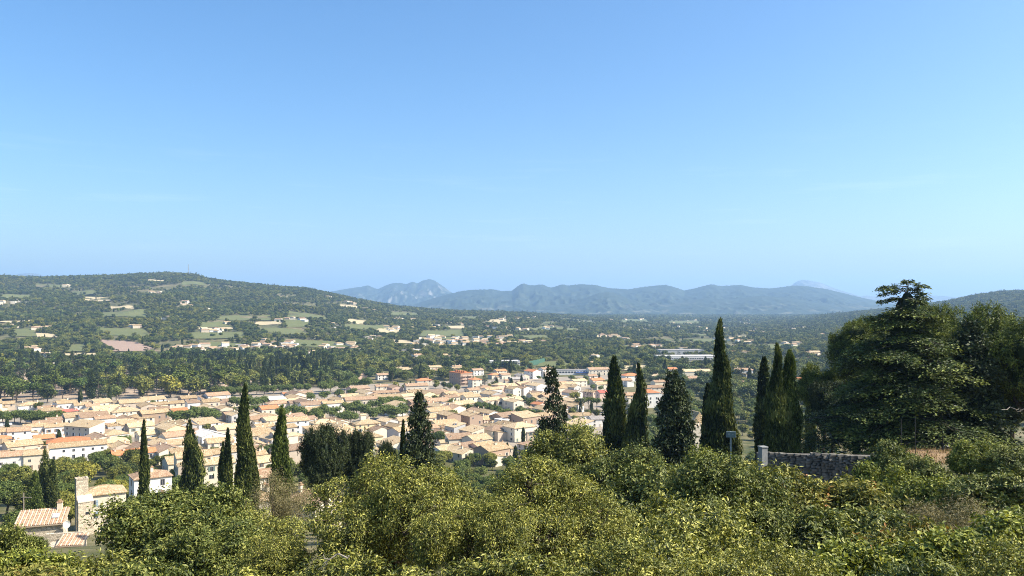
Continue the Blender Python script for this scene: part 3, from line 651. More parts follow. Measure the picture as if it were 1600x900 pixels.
# ---------------------------------------------------------------- cypresses, conifers, pines of the near slope
CY = {}
def cyp(key, *a_, fol='cypress', **kw):
    if key not in CY: CY[key] = built(cypress(*a_, **kw), 'cypress', fol)
    return CY[key]
def put_cyp(px, top, d, key, H, label, widthpx, R, base_py=None, rz=0.0):
    x = at(px, d); zb = Tf(x, d)-0.3; h = zpix(top, d)-zb; wr = widthpx/2*d/F
    return grow('cypress', label, 'cypress', CY[key], None, x, d, sc3=(wr/R, wr/R, h/H), rz=rz, z=zb, group='cypresses of the near slope')
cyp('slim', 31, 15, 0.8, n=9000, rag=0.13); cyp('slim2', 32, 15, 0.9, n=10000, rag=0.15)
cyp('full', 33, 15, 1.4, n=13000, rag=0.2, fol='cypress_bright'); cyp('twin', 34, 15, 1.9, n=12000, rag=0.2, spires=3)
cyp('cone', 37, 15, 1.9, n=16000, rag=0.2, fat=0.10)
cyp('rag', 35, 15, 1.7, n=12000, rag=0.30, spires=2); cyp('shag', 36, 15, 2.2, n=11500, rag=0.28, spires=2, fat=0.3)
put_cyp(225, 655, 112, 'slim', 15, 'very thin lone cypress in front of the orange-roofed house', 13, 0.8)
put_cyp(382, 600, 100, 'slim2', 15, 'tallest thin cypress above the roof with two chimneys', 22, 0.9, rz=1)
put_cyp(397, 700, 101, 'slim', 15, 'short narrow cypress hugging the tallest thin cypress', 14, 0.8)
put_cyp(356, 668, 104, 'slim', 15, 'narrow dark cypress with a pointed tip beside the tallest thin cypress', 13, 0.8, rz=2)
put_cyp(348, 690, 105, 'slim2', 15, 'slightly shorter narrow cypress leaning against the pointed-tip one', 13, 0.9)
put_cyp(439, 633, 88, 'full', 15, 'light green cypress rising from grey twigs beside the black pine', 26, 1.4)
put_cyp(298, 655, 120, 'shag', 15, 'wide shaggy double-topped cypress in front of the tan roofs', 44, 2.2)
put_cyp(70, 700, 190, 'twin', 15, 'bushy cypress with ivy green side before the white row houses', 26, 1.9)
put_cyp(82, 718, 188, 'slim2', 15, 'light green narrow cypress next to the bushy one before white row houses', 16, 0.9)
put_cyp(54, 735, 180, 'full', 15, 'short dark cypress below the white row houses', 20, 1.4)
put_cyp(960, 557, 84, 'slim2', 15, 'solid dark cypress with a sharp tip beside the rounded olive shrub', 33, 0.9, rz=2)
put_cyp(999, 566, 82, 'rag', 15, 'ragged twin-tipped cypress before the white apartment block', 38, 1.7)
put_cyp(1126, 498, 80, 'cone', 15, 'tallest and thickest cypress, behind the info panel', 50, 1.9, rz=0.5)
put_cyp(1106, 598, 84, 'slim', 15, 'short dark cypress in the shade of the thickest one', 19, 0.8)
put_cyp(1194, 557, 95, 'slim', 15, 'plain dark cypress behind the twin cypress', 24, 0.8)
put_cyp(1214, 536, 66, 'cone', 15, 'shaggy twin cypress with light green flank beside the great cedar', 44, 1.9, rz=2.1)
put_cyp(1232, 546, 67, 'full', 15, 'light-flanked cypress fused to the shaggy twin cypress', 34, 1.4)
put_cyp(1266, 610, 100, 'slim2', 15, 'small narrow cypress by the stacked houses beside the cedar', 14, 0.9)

def put(name, label, cat, px, top, d, tr, H, widthpx=None, R=None, fol=None, rz=0, group=None, sink=0.3):
    x = at(px, d); zb = Tf(x, d)-sink; h = zpix(top, d)-zb; s_ = h/H; wr = s_ if widthpx is None else widthpx/2*d/F/R
    return grow(name, label, cat, tr, fol, x, d, sc3=(wr, wr, s_), rz=rz, z=zb, group=group)
# the great cedar
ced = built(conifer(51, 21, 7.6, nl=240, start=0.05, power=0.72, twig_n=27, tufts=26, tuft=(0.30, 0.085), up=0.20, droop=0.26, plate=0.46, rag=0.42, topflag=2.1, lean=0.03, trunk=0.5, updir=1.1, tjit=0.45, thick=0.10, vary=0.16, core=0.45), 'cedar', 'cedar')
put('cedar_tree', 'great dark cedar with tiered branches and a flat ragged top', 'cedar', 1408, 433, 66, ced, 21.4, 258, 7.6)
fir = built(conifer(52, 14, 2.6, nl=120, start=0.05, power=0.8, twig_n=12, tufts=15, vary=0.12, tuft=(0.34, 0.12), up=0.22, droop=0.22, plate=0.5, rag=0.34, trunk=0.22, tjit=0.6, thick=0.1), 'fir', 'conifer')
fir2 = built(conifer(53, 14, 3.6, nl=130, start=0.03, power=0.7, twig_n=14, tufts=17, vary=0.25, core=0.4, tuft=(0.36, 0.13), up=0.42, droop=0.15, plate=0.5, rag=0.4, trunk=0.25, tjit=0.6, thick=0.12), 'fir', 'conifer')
put('fir_tree', 'black-green fir with jagged branches in front of the town roofs', 'fir', 862, 568, 80, fir, 14.2, 60, 2.6)
put('fir_tree', 'short dark fir at the side of the jagged fir', 'fir', 882, 628, 82, fir, 14.2, 30, 2.6, rz=2)
put('fir_tree', 'dark fir with two thin tips beside the tan town roofs', 'fir', 655, 612, 74, fir2, 14.2, 62, 3.6)
put('fir_tree', 'broad dark conifer with two blunt tips beside the white apartment block', 'fir', 1052, 578, 66, fir2, 14.2, 78, 3.6, rz=1.9)
put('fir_tree', 'second blunt tip of dark conifer before the long tan roof', 'fir', 1063, 592, 68, fir2, 14.2, 60, 3.6, rz=3.6)
put('fir_tree', 'bare-trunked dark fir between the cedar and the bright pines', 'fir', 1518, 500, 64, fir2, 14.2, 105, 3.6, rz=0.8)
put_cyp(630, 655, 76, 'slim', 15, 'short slender cypress beside the dark fir with two tips', 12, 0.8)
# pines
def pine(seed, lobes=30, clusters=1300, R=4.6, RZ=3.4, Zc=7.6, H=11, **kw):
    p = dict(leaf=(0.22, 0.09), crad=0.40, droop=-0.1, twigs=0.08, trunk=0.26, lobe_r=0.27, inner=0.12, per=46, face_up=0.6, jit=0.7, core=0.6); p.update(kw)
    return broadleaf(seed, H, R, Zc, RZ, lobes=lobes, clusters=clusters, **p)
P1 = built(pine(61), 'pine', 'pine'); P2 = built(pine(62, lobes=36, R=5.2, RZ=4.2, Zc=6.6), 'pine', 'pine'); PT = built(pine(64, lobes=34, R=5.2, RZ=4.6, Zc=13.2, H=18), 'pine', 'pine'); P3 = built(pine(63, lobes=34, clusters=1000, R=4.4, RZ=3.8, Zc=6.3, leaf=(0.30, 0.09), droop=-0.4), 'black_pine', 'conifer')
put('pine_tree', 'yellow green pine with billowing crown next to the cedar above the stacked houses', 'pine', 1340, 488, 84, PT, 18, 122, 5.2)
put('pine_tree', 'small yellow-tipped pine beside the stacked houses', 'pine', 1288, 566, 88, P1, 10.8, 95, 4.9, rz=2)
put('pine_tree', 'olive pine with rounded crown between the cedar and the bright pines', 'pine', 1462, 462, 88, PT, 18, 116, 5.2, rz=2)
put('pine_tree', 'bright green pine with tall rounded tip at the edge of the grove', 'pine', 1556, 466, 72, P2, 11, 165, 5.4, rz=1.3)
put('pine_tree', 'large bright pine overhanging the dark firs', 'pine', 1608, 482, 64, P2, 11, 200, 5.4, rz=2.9)
put('black_pine', 'black pine with bristling branch tips below the yellow house', 'pine', 505, 655, 78, P3, 10.3, 95, 4.7)
put('black_pine', 'second black pine adjoining the bristling one', 'pine', 560, 664, 80, P3, 10.3, 70, 4.7, rz=2)
put('black_pine', 'small dark pine tuft between the black pine and the fir', 'pine', 606, 684, 84, P3, 10.3, 46, 4.7, rz=4)
put('black_pine', 'dark pine in the deep shade between the cedar and the bright pines', 'pine', 1500, 560, 74, P3, 10.3, 120, 4.7, rz=1)
put('black_pine', 'dark pine behind the terrace fence under the bright pines', 'pine', 1590, 560, 76, P3, 10.3, 150, 4.7, rz=3)

put('black_pine', 'dark pine filling the gap between the twin cypress and the cedar', 'pine', 1300, 590, 80, P3, 10.3, 95, 4.7, rz=5)
put('black_pine', 'low dark pine at the foot of the cedar beside the stone wall', 'pine', 1345, 620, 72, P3, 10.3, 110, 4.7, rz=2.4)
put('black_pine', 'dark pine under the bright pine with tall rounded tip', 'pine', 1550, 590, 68, P3, 10.3, 120, 4.7, rz=0.4)
# ---------------------------------------------------------------- woodland, park and town trees
def low(seed, H, R, Zc, RZ, fol, name, clusters=150, per=9, leaf=(0.95, 0.6), lobes=9, crad=0.8, core=0.72, trunk=0.3, lobe_r=0.45, twigs=0.0, **kw):
    return built(broadleaf(seed, H, R, Zc, RZ, lobes=lobes, clusters=clusters, per=per, leaf=leaf, crad=crad, droop=0.0, twigs=twigs, trunk=trunk, core=core, lobe_r=lobe_r, jit=0.55, inner=0.05, face_up=0.5, **kw), name, fol)
LOW = {
 'broad': [low(70+i, 10, 4.6, 6.0, 3.9, 'mid', 'woodland_tree') for i in range(4)],
 'plane': [low(80+i, 9, 4.8, 5.6, 3.2, 'plane', 'plane_tree', clusters=260, per=11, leaf=(0.7, 0.42)) for i in range(3)],
 'umbrella': [low(85+i, 12, 5.6, 9.4, 2.0, 'midpine', 'umbrella_pine', clusters=190, lobes=13, lobe_r=0.42) for i in range(3)],
 'cypress': [built(cypress(90+i, 14, 1.5, n=1500, tuft=(0.95, 0.36), rag=0.12), 'cypress', 'cypress') for i in range(2)],
 'cedar': [built(conifer(94+i, 15, 5.2, nl=46, start=0.12, twig_n=7, tufts=7, tuft=(0.8, 0.32), rag=0.3, updir=1.2), 'cedar', 'conifer') for i in range(2)],
}
LOWN = {
 'broad': [low(170+i, 10, 4.6, 6.0, 3.9, 'mid', 'woodland_tree', clusters=460, per=20, leaf=(0.5, 0.3), lobes=17, lobe_r=0.36, crad=0.6) for i in range(3)],
 'plane': [low(180+i, 9, 4.8, 5.6, 3.2, 'plane', 'plane_tree', clusters=460, per=20, leaf=(0.48, 0.3), lobes=15, lobe_r=0.38, crad=0.6) for i in range(2)],
}
HT = {'broad': 10, 'plane': 9, 'umbrella': 11.6, 'cypress': 14, 'cedar': 15}
NAME = {'broad': 'garden_tree', 'plane': 'plane_tree', 'umbrella': 'umbrella_pine', 'cypress': 'cypress', 'cedar': 'cedar_tree'}
CAT = {'broad': 'tree', 'plane': 'tree', 'umbrella': 'pine', 'cypress': 'cypress', 'cedar': 'cedar'}
TREES = []   # x, y, radius of placed middle-distance trees
def mid_tree(kind, x, y, h, label, group=None, wide=1.0, i=None):
    vs = LOWN[kind] if y < 430 and kind in LOWN else LOW[kind]; s_ = h/HT[kind]; k = random.randrange(len(vs)) if i is None else i % len(vs)
    TREES.append((x, y, 4.5*s_*wide))
    return grow(NAME[kind], label, CAT[kind], vs[k], None, x, y, sc3=(s_*wide, s_*wide, s_), rz=random.uniform(0, 6.28), group=group)
def mt(kind, px, py_mid, h, label, group=None, wide=1.0):
    """a tree whose crown's middle shows at (px, py)"""
    x, y = hit(px, py_mid, h*0.6); return mid_tree(kind, x, y, h, label, group, wide)

def mtd(kind, px, py, d, hmax, label, group=None, wide=1.0):
    """a tree on the slope, d metres off, its crown's middle at (px, py)"""
    for _ in range(30):
        x = at(px, d); h = (zpix(py, d)-Tf(x, d))/0.6
        if h < 4.5: d *= 0.975
        elif h > hmax*1.25: d *= 1.03
        else: break
    return mid_tree(kind, x, d, max(4.5, min(h, hmax*1.3)), label, group, wide)
# ---------------------------------------------------------------- houses
def wall_mat(name, c, stone=False):
    m = NT(name); n1 = m.noise(0.5, 5); n2 = m.noise(5.0, 4); oi = m.n('ShaderNodeObjectInfo')
    col = m.ramp(n1, [(0.3, tuple(x*0.86 for x in c)), (0.7, tuple(min(0.9, x*1.06) for x in c))])
    col = m.mix(0.35, col, m.ramp(n2, [(0.3, tuple(x*0.8 for x in c)), (0.7, tuple(min(0.9, x*1.1) for x in c))]))
    b = m.n('ShaderNodeMapRange'); b.inputs[3].default_value = 0.86; b.inputs[4].default_value = 1.06; m.l(oi.outputs['Random'], b.inputs[0])
    cb = m.n('ShaderNodeCombineColor'); [m.l(b.outputs[0], cb.inputs[i]) for i in range(3)]
    col = m.mix(1.0, col, cb.outputs[0], 'MULTIPLY')
    # rain streaks under the eaves with a shape of their own
    n3 = m.noise(1.0, 3, sc=(1.6, 1.6, 0.12)); col = m.mix(m.ramp(n3, [(0.58, (0, 0, 0)), (0.75, (0.5, 0.5, 0.5))]), col, tuple(x*0.72 for x in c))
    nb = n2
    if stone:
        tc = m.n('ShaderNodeTexCoord'); mp = m.n('ShaderNodeMapping'); mp.inputs['Scale'].default_value = (2.2, 2.2, 3.4); m.l(tc.outputs['Object'], mp.inputs[0])
        vo = m.n('ShaderNodeTexVoronoi'); m.l(mp.outputs[0], vo.inputs['Vector']); vo.inputs['Scale'].default_value = 1.0
        v2 = m.n('ShaderNodeTexVoronoi', feature='DISTANCE_TO_EDGE'); m.l(mp.outputs[0], v2.inputs['Vector']); v2.inputs['Scale'].default_value = 1.0
        bw = m.n('ShaderNodeRGBToBW'); m.l(vo.outputs['Color'], bw.inputs[0])
        col = m.mix(0.6, col, m.ramp(bw.outputs[0], [(0.2, tuple(x*0.55 for x in c)), (0.8, tuple(min(0.9, x*1.25) for x in c))]))
        col = m.mix(m.ramp(v2.outputs['Distance'], [(0.02, (1, 1, 1)), (0.08, (0, 0, 0))]), col, tuple(x*0.45 for x in c)); nb = v2.outputs['Distance']
    return m.pbr(col, 0.9, m.bump(nb, 0.4, 0.05), 0.15)
def roof_mat(name, a_, b_, c_):
    m = NT(name); tc = m.n('ShaderNodeTexCoord'); oi = m.n('ShaderNodeObjectInfo')
    mp = m.n('ShaderNodeMapping'); mp.inputs['Scale'].default_value = (4.4, 2.4, 2.4); m.l(tc.outputs['Object'], mp.inputs[0])
    vo = m.n('ShaderNodeTexVoronoi'); vo.inputs['Scale'].default_value = 1.0; m.l(mp.outputs[0], vo.inputs['Vector'])
    bw = m.n('ShaderNodeRGBToBW'); m.l(vo.outputs['Color'], bw.inputs[0])
    col = m.ramp(bw.outputs[0], [(0.25, a_), (0.5, b_), (0.78, c_)])
    n1 = m.noise(0.45, 4); col = m.mix(m.ramp(n1, [(0.35, (0, 0, 0)), (0.7, (0.55, 0.55, 0.55))]), col, a_)
    n4 = m.noise(1.3, 3, sc=(2.6, 0.35, 0.35)); col = m.mix(m.ramp(n4, [(0.5, (0, 0, 0)), (0.75, (0.45, 0.45, 0.45))]), col, tuple(x*0.62 for x in a_))
    n5 = m.noise(1.9, 3, rough=0.7); col = m.mix(m.ramp(n5, [(0.46, (0, 0, 0)), (0.62, (0.75, 0.75, 0.75))]), col, tuple(x*q for x, q in zip(a_, (1.0, 0.82, 0.7))))
    n6 = m.noise(2.6, 3, rough=0.7); col = m.mix(m.ramp(n6, [(0.55, (0, 0, 0)), (0.7, (0.6, 0.6, 0.6))]), col, tuple(min(0.85, x*1.2) for x in c_))
    b = m.n('ShaderNodeMapRange'); b.inputs[3].default_value = 0.76; b.inputs[4].default_value = 1.08; m.l(oi.outputs['Random'], b.inputs[0])
    cb = m.n('ShaderNodeCombineColor'); [m.l(b.outputs[0], cb.inputs[i]) for i in range(3)]
    col = m.mix(1.0, col, cb.outputs[0], 'MULTIPLY')
    wv = m.n('ShaderNodeTexWave', wave_type='BANDS', bands_direction='X'); wv.inputs['Scale'].default_value = 1.35; m.l(tc.outputs['Object'], wv.inputs['Vector'])
    return m.pbr(col, 0.9, m.bump(wv.outputs['Fac'], 0.6, 0.06), 0.12)
WALL = {k: wall_mat('wall_'+k, c) for k, c in dict(white=(0.80, 0.76, 0.69), cream=(0.74, 0.65, 0.50), yellow=(0.74, 0.60, 0.36), beige=(0.58, 0.48, 0.37), brown=(0.40, 0.29, 0.21), grey=(0.52, 0.50, 0.47), pink=(0.64, 0.46, 0.36)).items()}
WALL['stone'] = wall_mat('wall_stone', (0.64, 0.54, 0.40), True)
ROOF = {k: roof_mat('roof_'+k, *c) for k, c in {
 'tan': ((0.32, 0.22, 0.12), (0.53, 0.40, 0.23), (0.65, 0.53, 0.34)), 'pale': ((0.44, 0.32, 0.18), (0.62, 0.48, 0.29), (0.74, 0.62, 0.42)),
 'orange': ((0.50, 0.20, 0.09), (0.62, 0.26, 0.12), (0.66, 0.33, 0.18)), 'terracotta': ((0.30, 0.19, 0.12), (0.47, 0.32, 0.20), (0.58, 0.44, 0.29)),
 'brown': ((0.27, 0.18, 0.12), (0.38, 0.27, 0.18), (0.50, 0.38, 0.27)), 'grey': ((0.30, 0.28, 0.26), (0.40, 0.37, 0.33), (0.48, 0.44, 0.40)),
 'red': ((0.48, 0.12, 0.09), (0.56, 0.17, 0.12), (0.62, 0.24, 0.18)), 'white': ((0.62, 0.60, 0.56), (0.72, 0.70, 0.66), (0.80, 0.78, 0.74))}.items()}
GLASS = NT('window_glass').pbr((0.03, 0.035, 0.045), 0.15, None, 0.5)
FRAME = plain('window_frame', (0.62, 0.58, 0.52), 0.6)
SHUT = [plain('shutter_'+k, c, 0.7) for k, c in dict(sand=(0.55, 0.48, 0.38), white=(0.74, 0.72, 0.68), brown=(0.24, 0.16, 0.11), green=(0.16, 0.22, 0.19), blue=(0.30, 0.38, 0.44)).items()]
def win_mesh(w_, h_):
    b = MB(); b.box((0, 0.0, 0), (w_+0.16, 0.10, h_+0.16), m=1); b.box((0, -0.06, 0), (w_, 0.06, h_), m=0); b.box((0, -0.10, 0), (0.06, 0.04, h_), m=1)
    return b.mesh('window', [GLASS, FRAME])
WIN = [win_mesh(1.05, 1.6), win_mesh(0.9, 1.0), win_mesh(1.7, 1.3)]
SHM = [MB().box((0, 0, 0), (0.55, 0.07, 1.65)).mesh('shutter', m) for m in SHUT]
DOORM = [MB().box((0, 0, 0), (1.05, 0.12, 2.1)).mesh('door', m) for m in (SHUT[2], SHUT[3], SHUT[0])]
CHIM = MB().box((0, 0, 0.6), (0.75, 0.55, 1.9)).box((0, 0, 1.62), (0.95, 0.72, 0.16), m=1).box((0, 0, 1.85), (0.45, 0.4, 0.3), m=1).mesh('chimney', [WALL['cream'], ROOF['terracotta']])
FD = 3.0   # depth of the foundations
def prism_walls(L, W, h, rise, kind):
    b = MB(); l, w2 = L/2, W/2
    if kind == 'gable':
        V = [(-l, -w2, -FD), (l, -w2, -FD), (l, w2, -FD), (-l, w2, -FD), (-l, -w2, h), (l, -w2, h), (l, w2, h), (-l, w2, h), (-l, 0, h+rise), (l, 0, h+rise)]
        b.add(V, [(0, 1, 5, 4), (2, 3, 7, 6), (1, 2, 6, 9, 5), (3, 0, 4, 8, 7), (4, 5, 9, 8), (6, 7, 8, 9)])
    elif kind == 'shed':
        V = [(-l, -w2, -FD), (l, -w2, -FD), (l, w2, -FD), (-l, w2, -FD), (-l, -w2, h), (l, -w2, h), (l, w2, h+rise), (-l, w2, h+rise)]
        b.add(V, [(0, 1, 5, 4), (2, 3, 7, 6), (1, 2, 6, 5), (3, 0, 4, 7), (4, 5, 6, 7)])
    else: b.box((0, 0, (h-FD)/2), (L, W, h+FD))
    return b
def roof_shape(L, W, h, rise, kind, ov=0.45, th=0.2):
    b = MB(); l, w2 = L/2+ov*0.7, W/2+ov; e = h-rise*ov/(W/2); t = h+rise
    if kind == 'gable':
        for s in (-1, 1):
            V = [(-l, s*w2, e+.03), (l, s*w2, e+.03), (l, 0, t+.03), (-l, 0, t+.03)]; V += [(x, y, z+th) for x, y, z in V]
            b.add(V, [(0, 1, 2, 3), (4, 5, 6, 7), (0, 1, 5, 4), (1, 2, 6, 5), (3, 0, 4, 7)])
        b.box((0, 0, t+th+0.04), (2*l, 0.36, 0.14))
    elif kind == 'shed':
        V = [(-l, -w2, h-rise*ov/W+.03), (l, -w2, h-rise*ov/W+.03), (l, w2, t+rise*ov/W+.03), (-l, w2, t+rise*ov/W+.03)]; V += [(x, y, z+th) for x, y, z in V]
        b.add(V, [(3, 2, 1, 0), (4, 5, 6, 7), (0, 1, 5, 4), (1, 2, 6, 5), (2, 3, 7, 6), (3, 0, 4, 7)])
    elif kind == 'hip':
        r = max(0.2, l-w2*0.95); V = [(-l, -w2, e), (l, -w2, e), (l, w2, e), (-l, w2, e), (-l, -w2, e+th), (l, -w2, e+th), (l, w2, e+th), (-l, w2, e+th), (-r, 0, t+th), (r, 0, t+th)]
        b.add(V, [(3, 2, 1, 0), (0, 1, 5, 4), (1, 2, 6, 5), (2, 3, 7, 6), (3, 0, 4, 7), (4, 5, 9, 8), (6, 7, 8, 9), (5, 6, 9), (7, 4, 8)])
        b.box((0, 0, t+th+0.03), (2*r, 0.34, 0.12))
    else:
        b.box((0, 0, h+0.06), (L+0.2, W+0.2, 0.22))
        for s in (-1, 1): b.box((0, s*(W/2), h+0.42), (L+0.3, 0.3, 0.5)); b.box((s*(L/2), 0, h+0.42), (0.298, W-0.31, 0.498))
    return b
HOUSES = []; LABELS = {}
CN = {'white': 'white', 'cream': 'cream', 'yellow': 'yellow', 'beige': 'beige', 'brown': 'brown', 'grey': 'grey', 'pink': 'pinkish', 'stone': 'stone'}
RN = {'tan': 'tan tiled', 'pale': 'pale yellow tiled', 'orange': 'bright orange tiled', 'terracotta': 'terracotta', 'brown': 'weathered brown', 'grey': 'grey', 'red': 'red', 'white': 'white'}
LAND = []
def house_at(x, y, L, W, h, yaw, rc, wc, kind='gable', label=None, win=True, name='house', cat='house', group=None, chim=None, rise=None, z=None, shut=None, base=None, fixed=None):
    r = random.Random(int(abs(x)*31+abs(y)*17)); rise = (0 if kind == 'flat' else W/2*(0.30+0.06*r.random()) if kind != 'shed' else W*0.2) if rise is None else rise
    z = Tf(x, y) if z is None else z; yw = radians(yaw)
    o = obj(name, None, None, (x, y, z), yw); o.empty_display_size = 0.5
    wk = 'box' if kind in ('hip', 'flat') else kind
    obj('wall', prism_walls(L, W, h, rise, wk).mesh('wall', WALL[wc]), o)
    rf = obj('roof', roof_shape(L, W, h, rise, kind).mesh('roof', ROOF[rc]), o)
    HOUSES.append((x, y, L, W, yw)); o['_'] = 0; del o['_']
    nch = chim if chim is not None else (r.choice([0, 1, 1, 2]) if win else 0)
    for i in range(nch):
        cx = r.uniform(-0.42, 0.42)*L; cyy = r.choice([-0.12, 0.0, 0.15])*W
        zz = h+rise*(1-abs(cyy)/(W/2)) if kind in ('gable', 'hip') else h
        obj('chimney', CHIM, rf, (cx, cyy, zz-0.2), 0)
    nw = 0
    if win:
        st = max(1, int(round((h-0.3)/2.9))); vd = np.array([x, y])/hypot(x, y); sh = shut if shut is not None else r.choice([None, 0, 0, 1, 2, 3, 4]); big = r.random() < 0.2
        for nx, ny, ln, dep in ((0, -1, L, W), (0, 1, L, W), (-1, 0, W, L), (1, 0, W, L)):
            wn = np.array([nx*cos(yw)-ny*sin(yw), nx*sin(yw)+ny*cos(yw)])
            if wn@vd > -0.12: continue
            if nx and ln < 7 and r.random() < 0.5: continue
            cols = max(1, int(ln/(3.9 if not nx else 4.2)))
            for k in range(cols):
                u = (k+0.5)/cols*ln-ln/2
                for s in range(st):
                    if r.random() < (0.22 if not nx else 0.5): continue
                    zz = 1.5+s*2.9
                    top_small = (s == st-1 and st > 2)
                    if zz+0.9 > h: zz = h-1.0
                    if s == 0 and r.random() < 0.3 and not nx:
                        pos = (u, -dep/2-0.04, 1.02); mesh = r.choice(DOORM); nm = 'door'; 
                    else: mesh = WIN[1] if top_small else (WIN[2] if big and s == 0 else WIN[0]); nm = 'window'; pos = (u, -dep/2-0.03, zz)
                    ang = {(0, -1): 0, (0, 1): pi, (-1, 0): -pi/2, (1, 0): pi/2}[(nx, ny)]
                    px_, py_ = pos[0]*cos(ang)-pos[1]*sin(ang), pos[0]*sin(ang)+pos[1]*cos(ang)
                    wo = obj(nm, mesh, o, (px_, py_, pos[2]), ang); nw += 1
                    if nm == 'window' and mesh is WIN[0] and sh is not None and y < 480:
                        for q in (-1, 1): obj('shutter', SHM[sh], wo, (q*0.88, -0.06, 0), 0)
    if win and not base and r.random() < 0.6 or (win and base and label is None and r.random() < 0.45):
        # a lower wing built against a gable or the front
        l2, w2, h2 = r.uniform(3.5, 6), W*r.uniform(0.5, 0.85), h*r.uniform(0.5, 0.8); sd_ = r.choice([-1, 1])
        if r.random() < 0.5: pos = (sd_*(L/2+l2/2-0.02), r.uniform(-0.1, 0.1)*W, 0); rz_ = 0 if r.random() < 0.5 else (pi/2 if sd_ < 0 else -pi/2)
        else: pos = (r.uniform(-0.25, 0.25)*L, -(W/2+l2/2-0.02), 0); rz_ = pi/2
        if rz_ and abs(rz_) > 1 and pos[1] > -W/2: l2_, w2_ = w2, l2
        else: l2_, w2_ = l2, w2
        kd2 = r.choice(['gable', 'shed', 'shed']) ; ri2 = w2_*0.17
        wg = obj('wing', prism_walls(l2_, w2_, h2, ri2, kd2).mesh('wing', WALL[r.choice([wc, 'cream', 'beige', 'white'])]), o, pos, rz_)
        obj('wing_roof', roof_shape(l2_, w2_, h2, ri2, kd2, 0.3).mesh('wing_roof', ROOF[r.choice(['tan', 'pale', 'terracotta', 'brown', rc])]), wg)
    o['category'] = cat
    if label: o['label'] = label
    o['_spec'] = 1; del o['_spec']
    META[o.name] = (x, y, L, W, h, rc, wc, kind, label, nw, group)
    if group: o['group'] = group
    return o
META = {}
def H(px, py, L, W, h, yaw=40, rc='tan', wc='cream', kind='gable', label=None, land=None, **kw):
    """a house whose ridge's middle shows at the pixel"""
    global FD
    rise = kw.get('rise') or W/2*0.33
    d = kw.pop('d', None)
    if d:
            x, y = at(px, d), d; kw['z'] = zpix(py, d)-h-rise; kw['rise'] = rise; FD = max(3.0, kw['z']-Tf(x, y)+2)
    else: x, y = hit(px, py, h+(0 if kind == 'flat' else rise))
    o = house_at(x, y, L, W, h, yaw, rc, wc, kind, label, **kw)
    FD = 3.0
    if land: LAND.append((x, y, land))
    return o

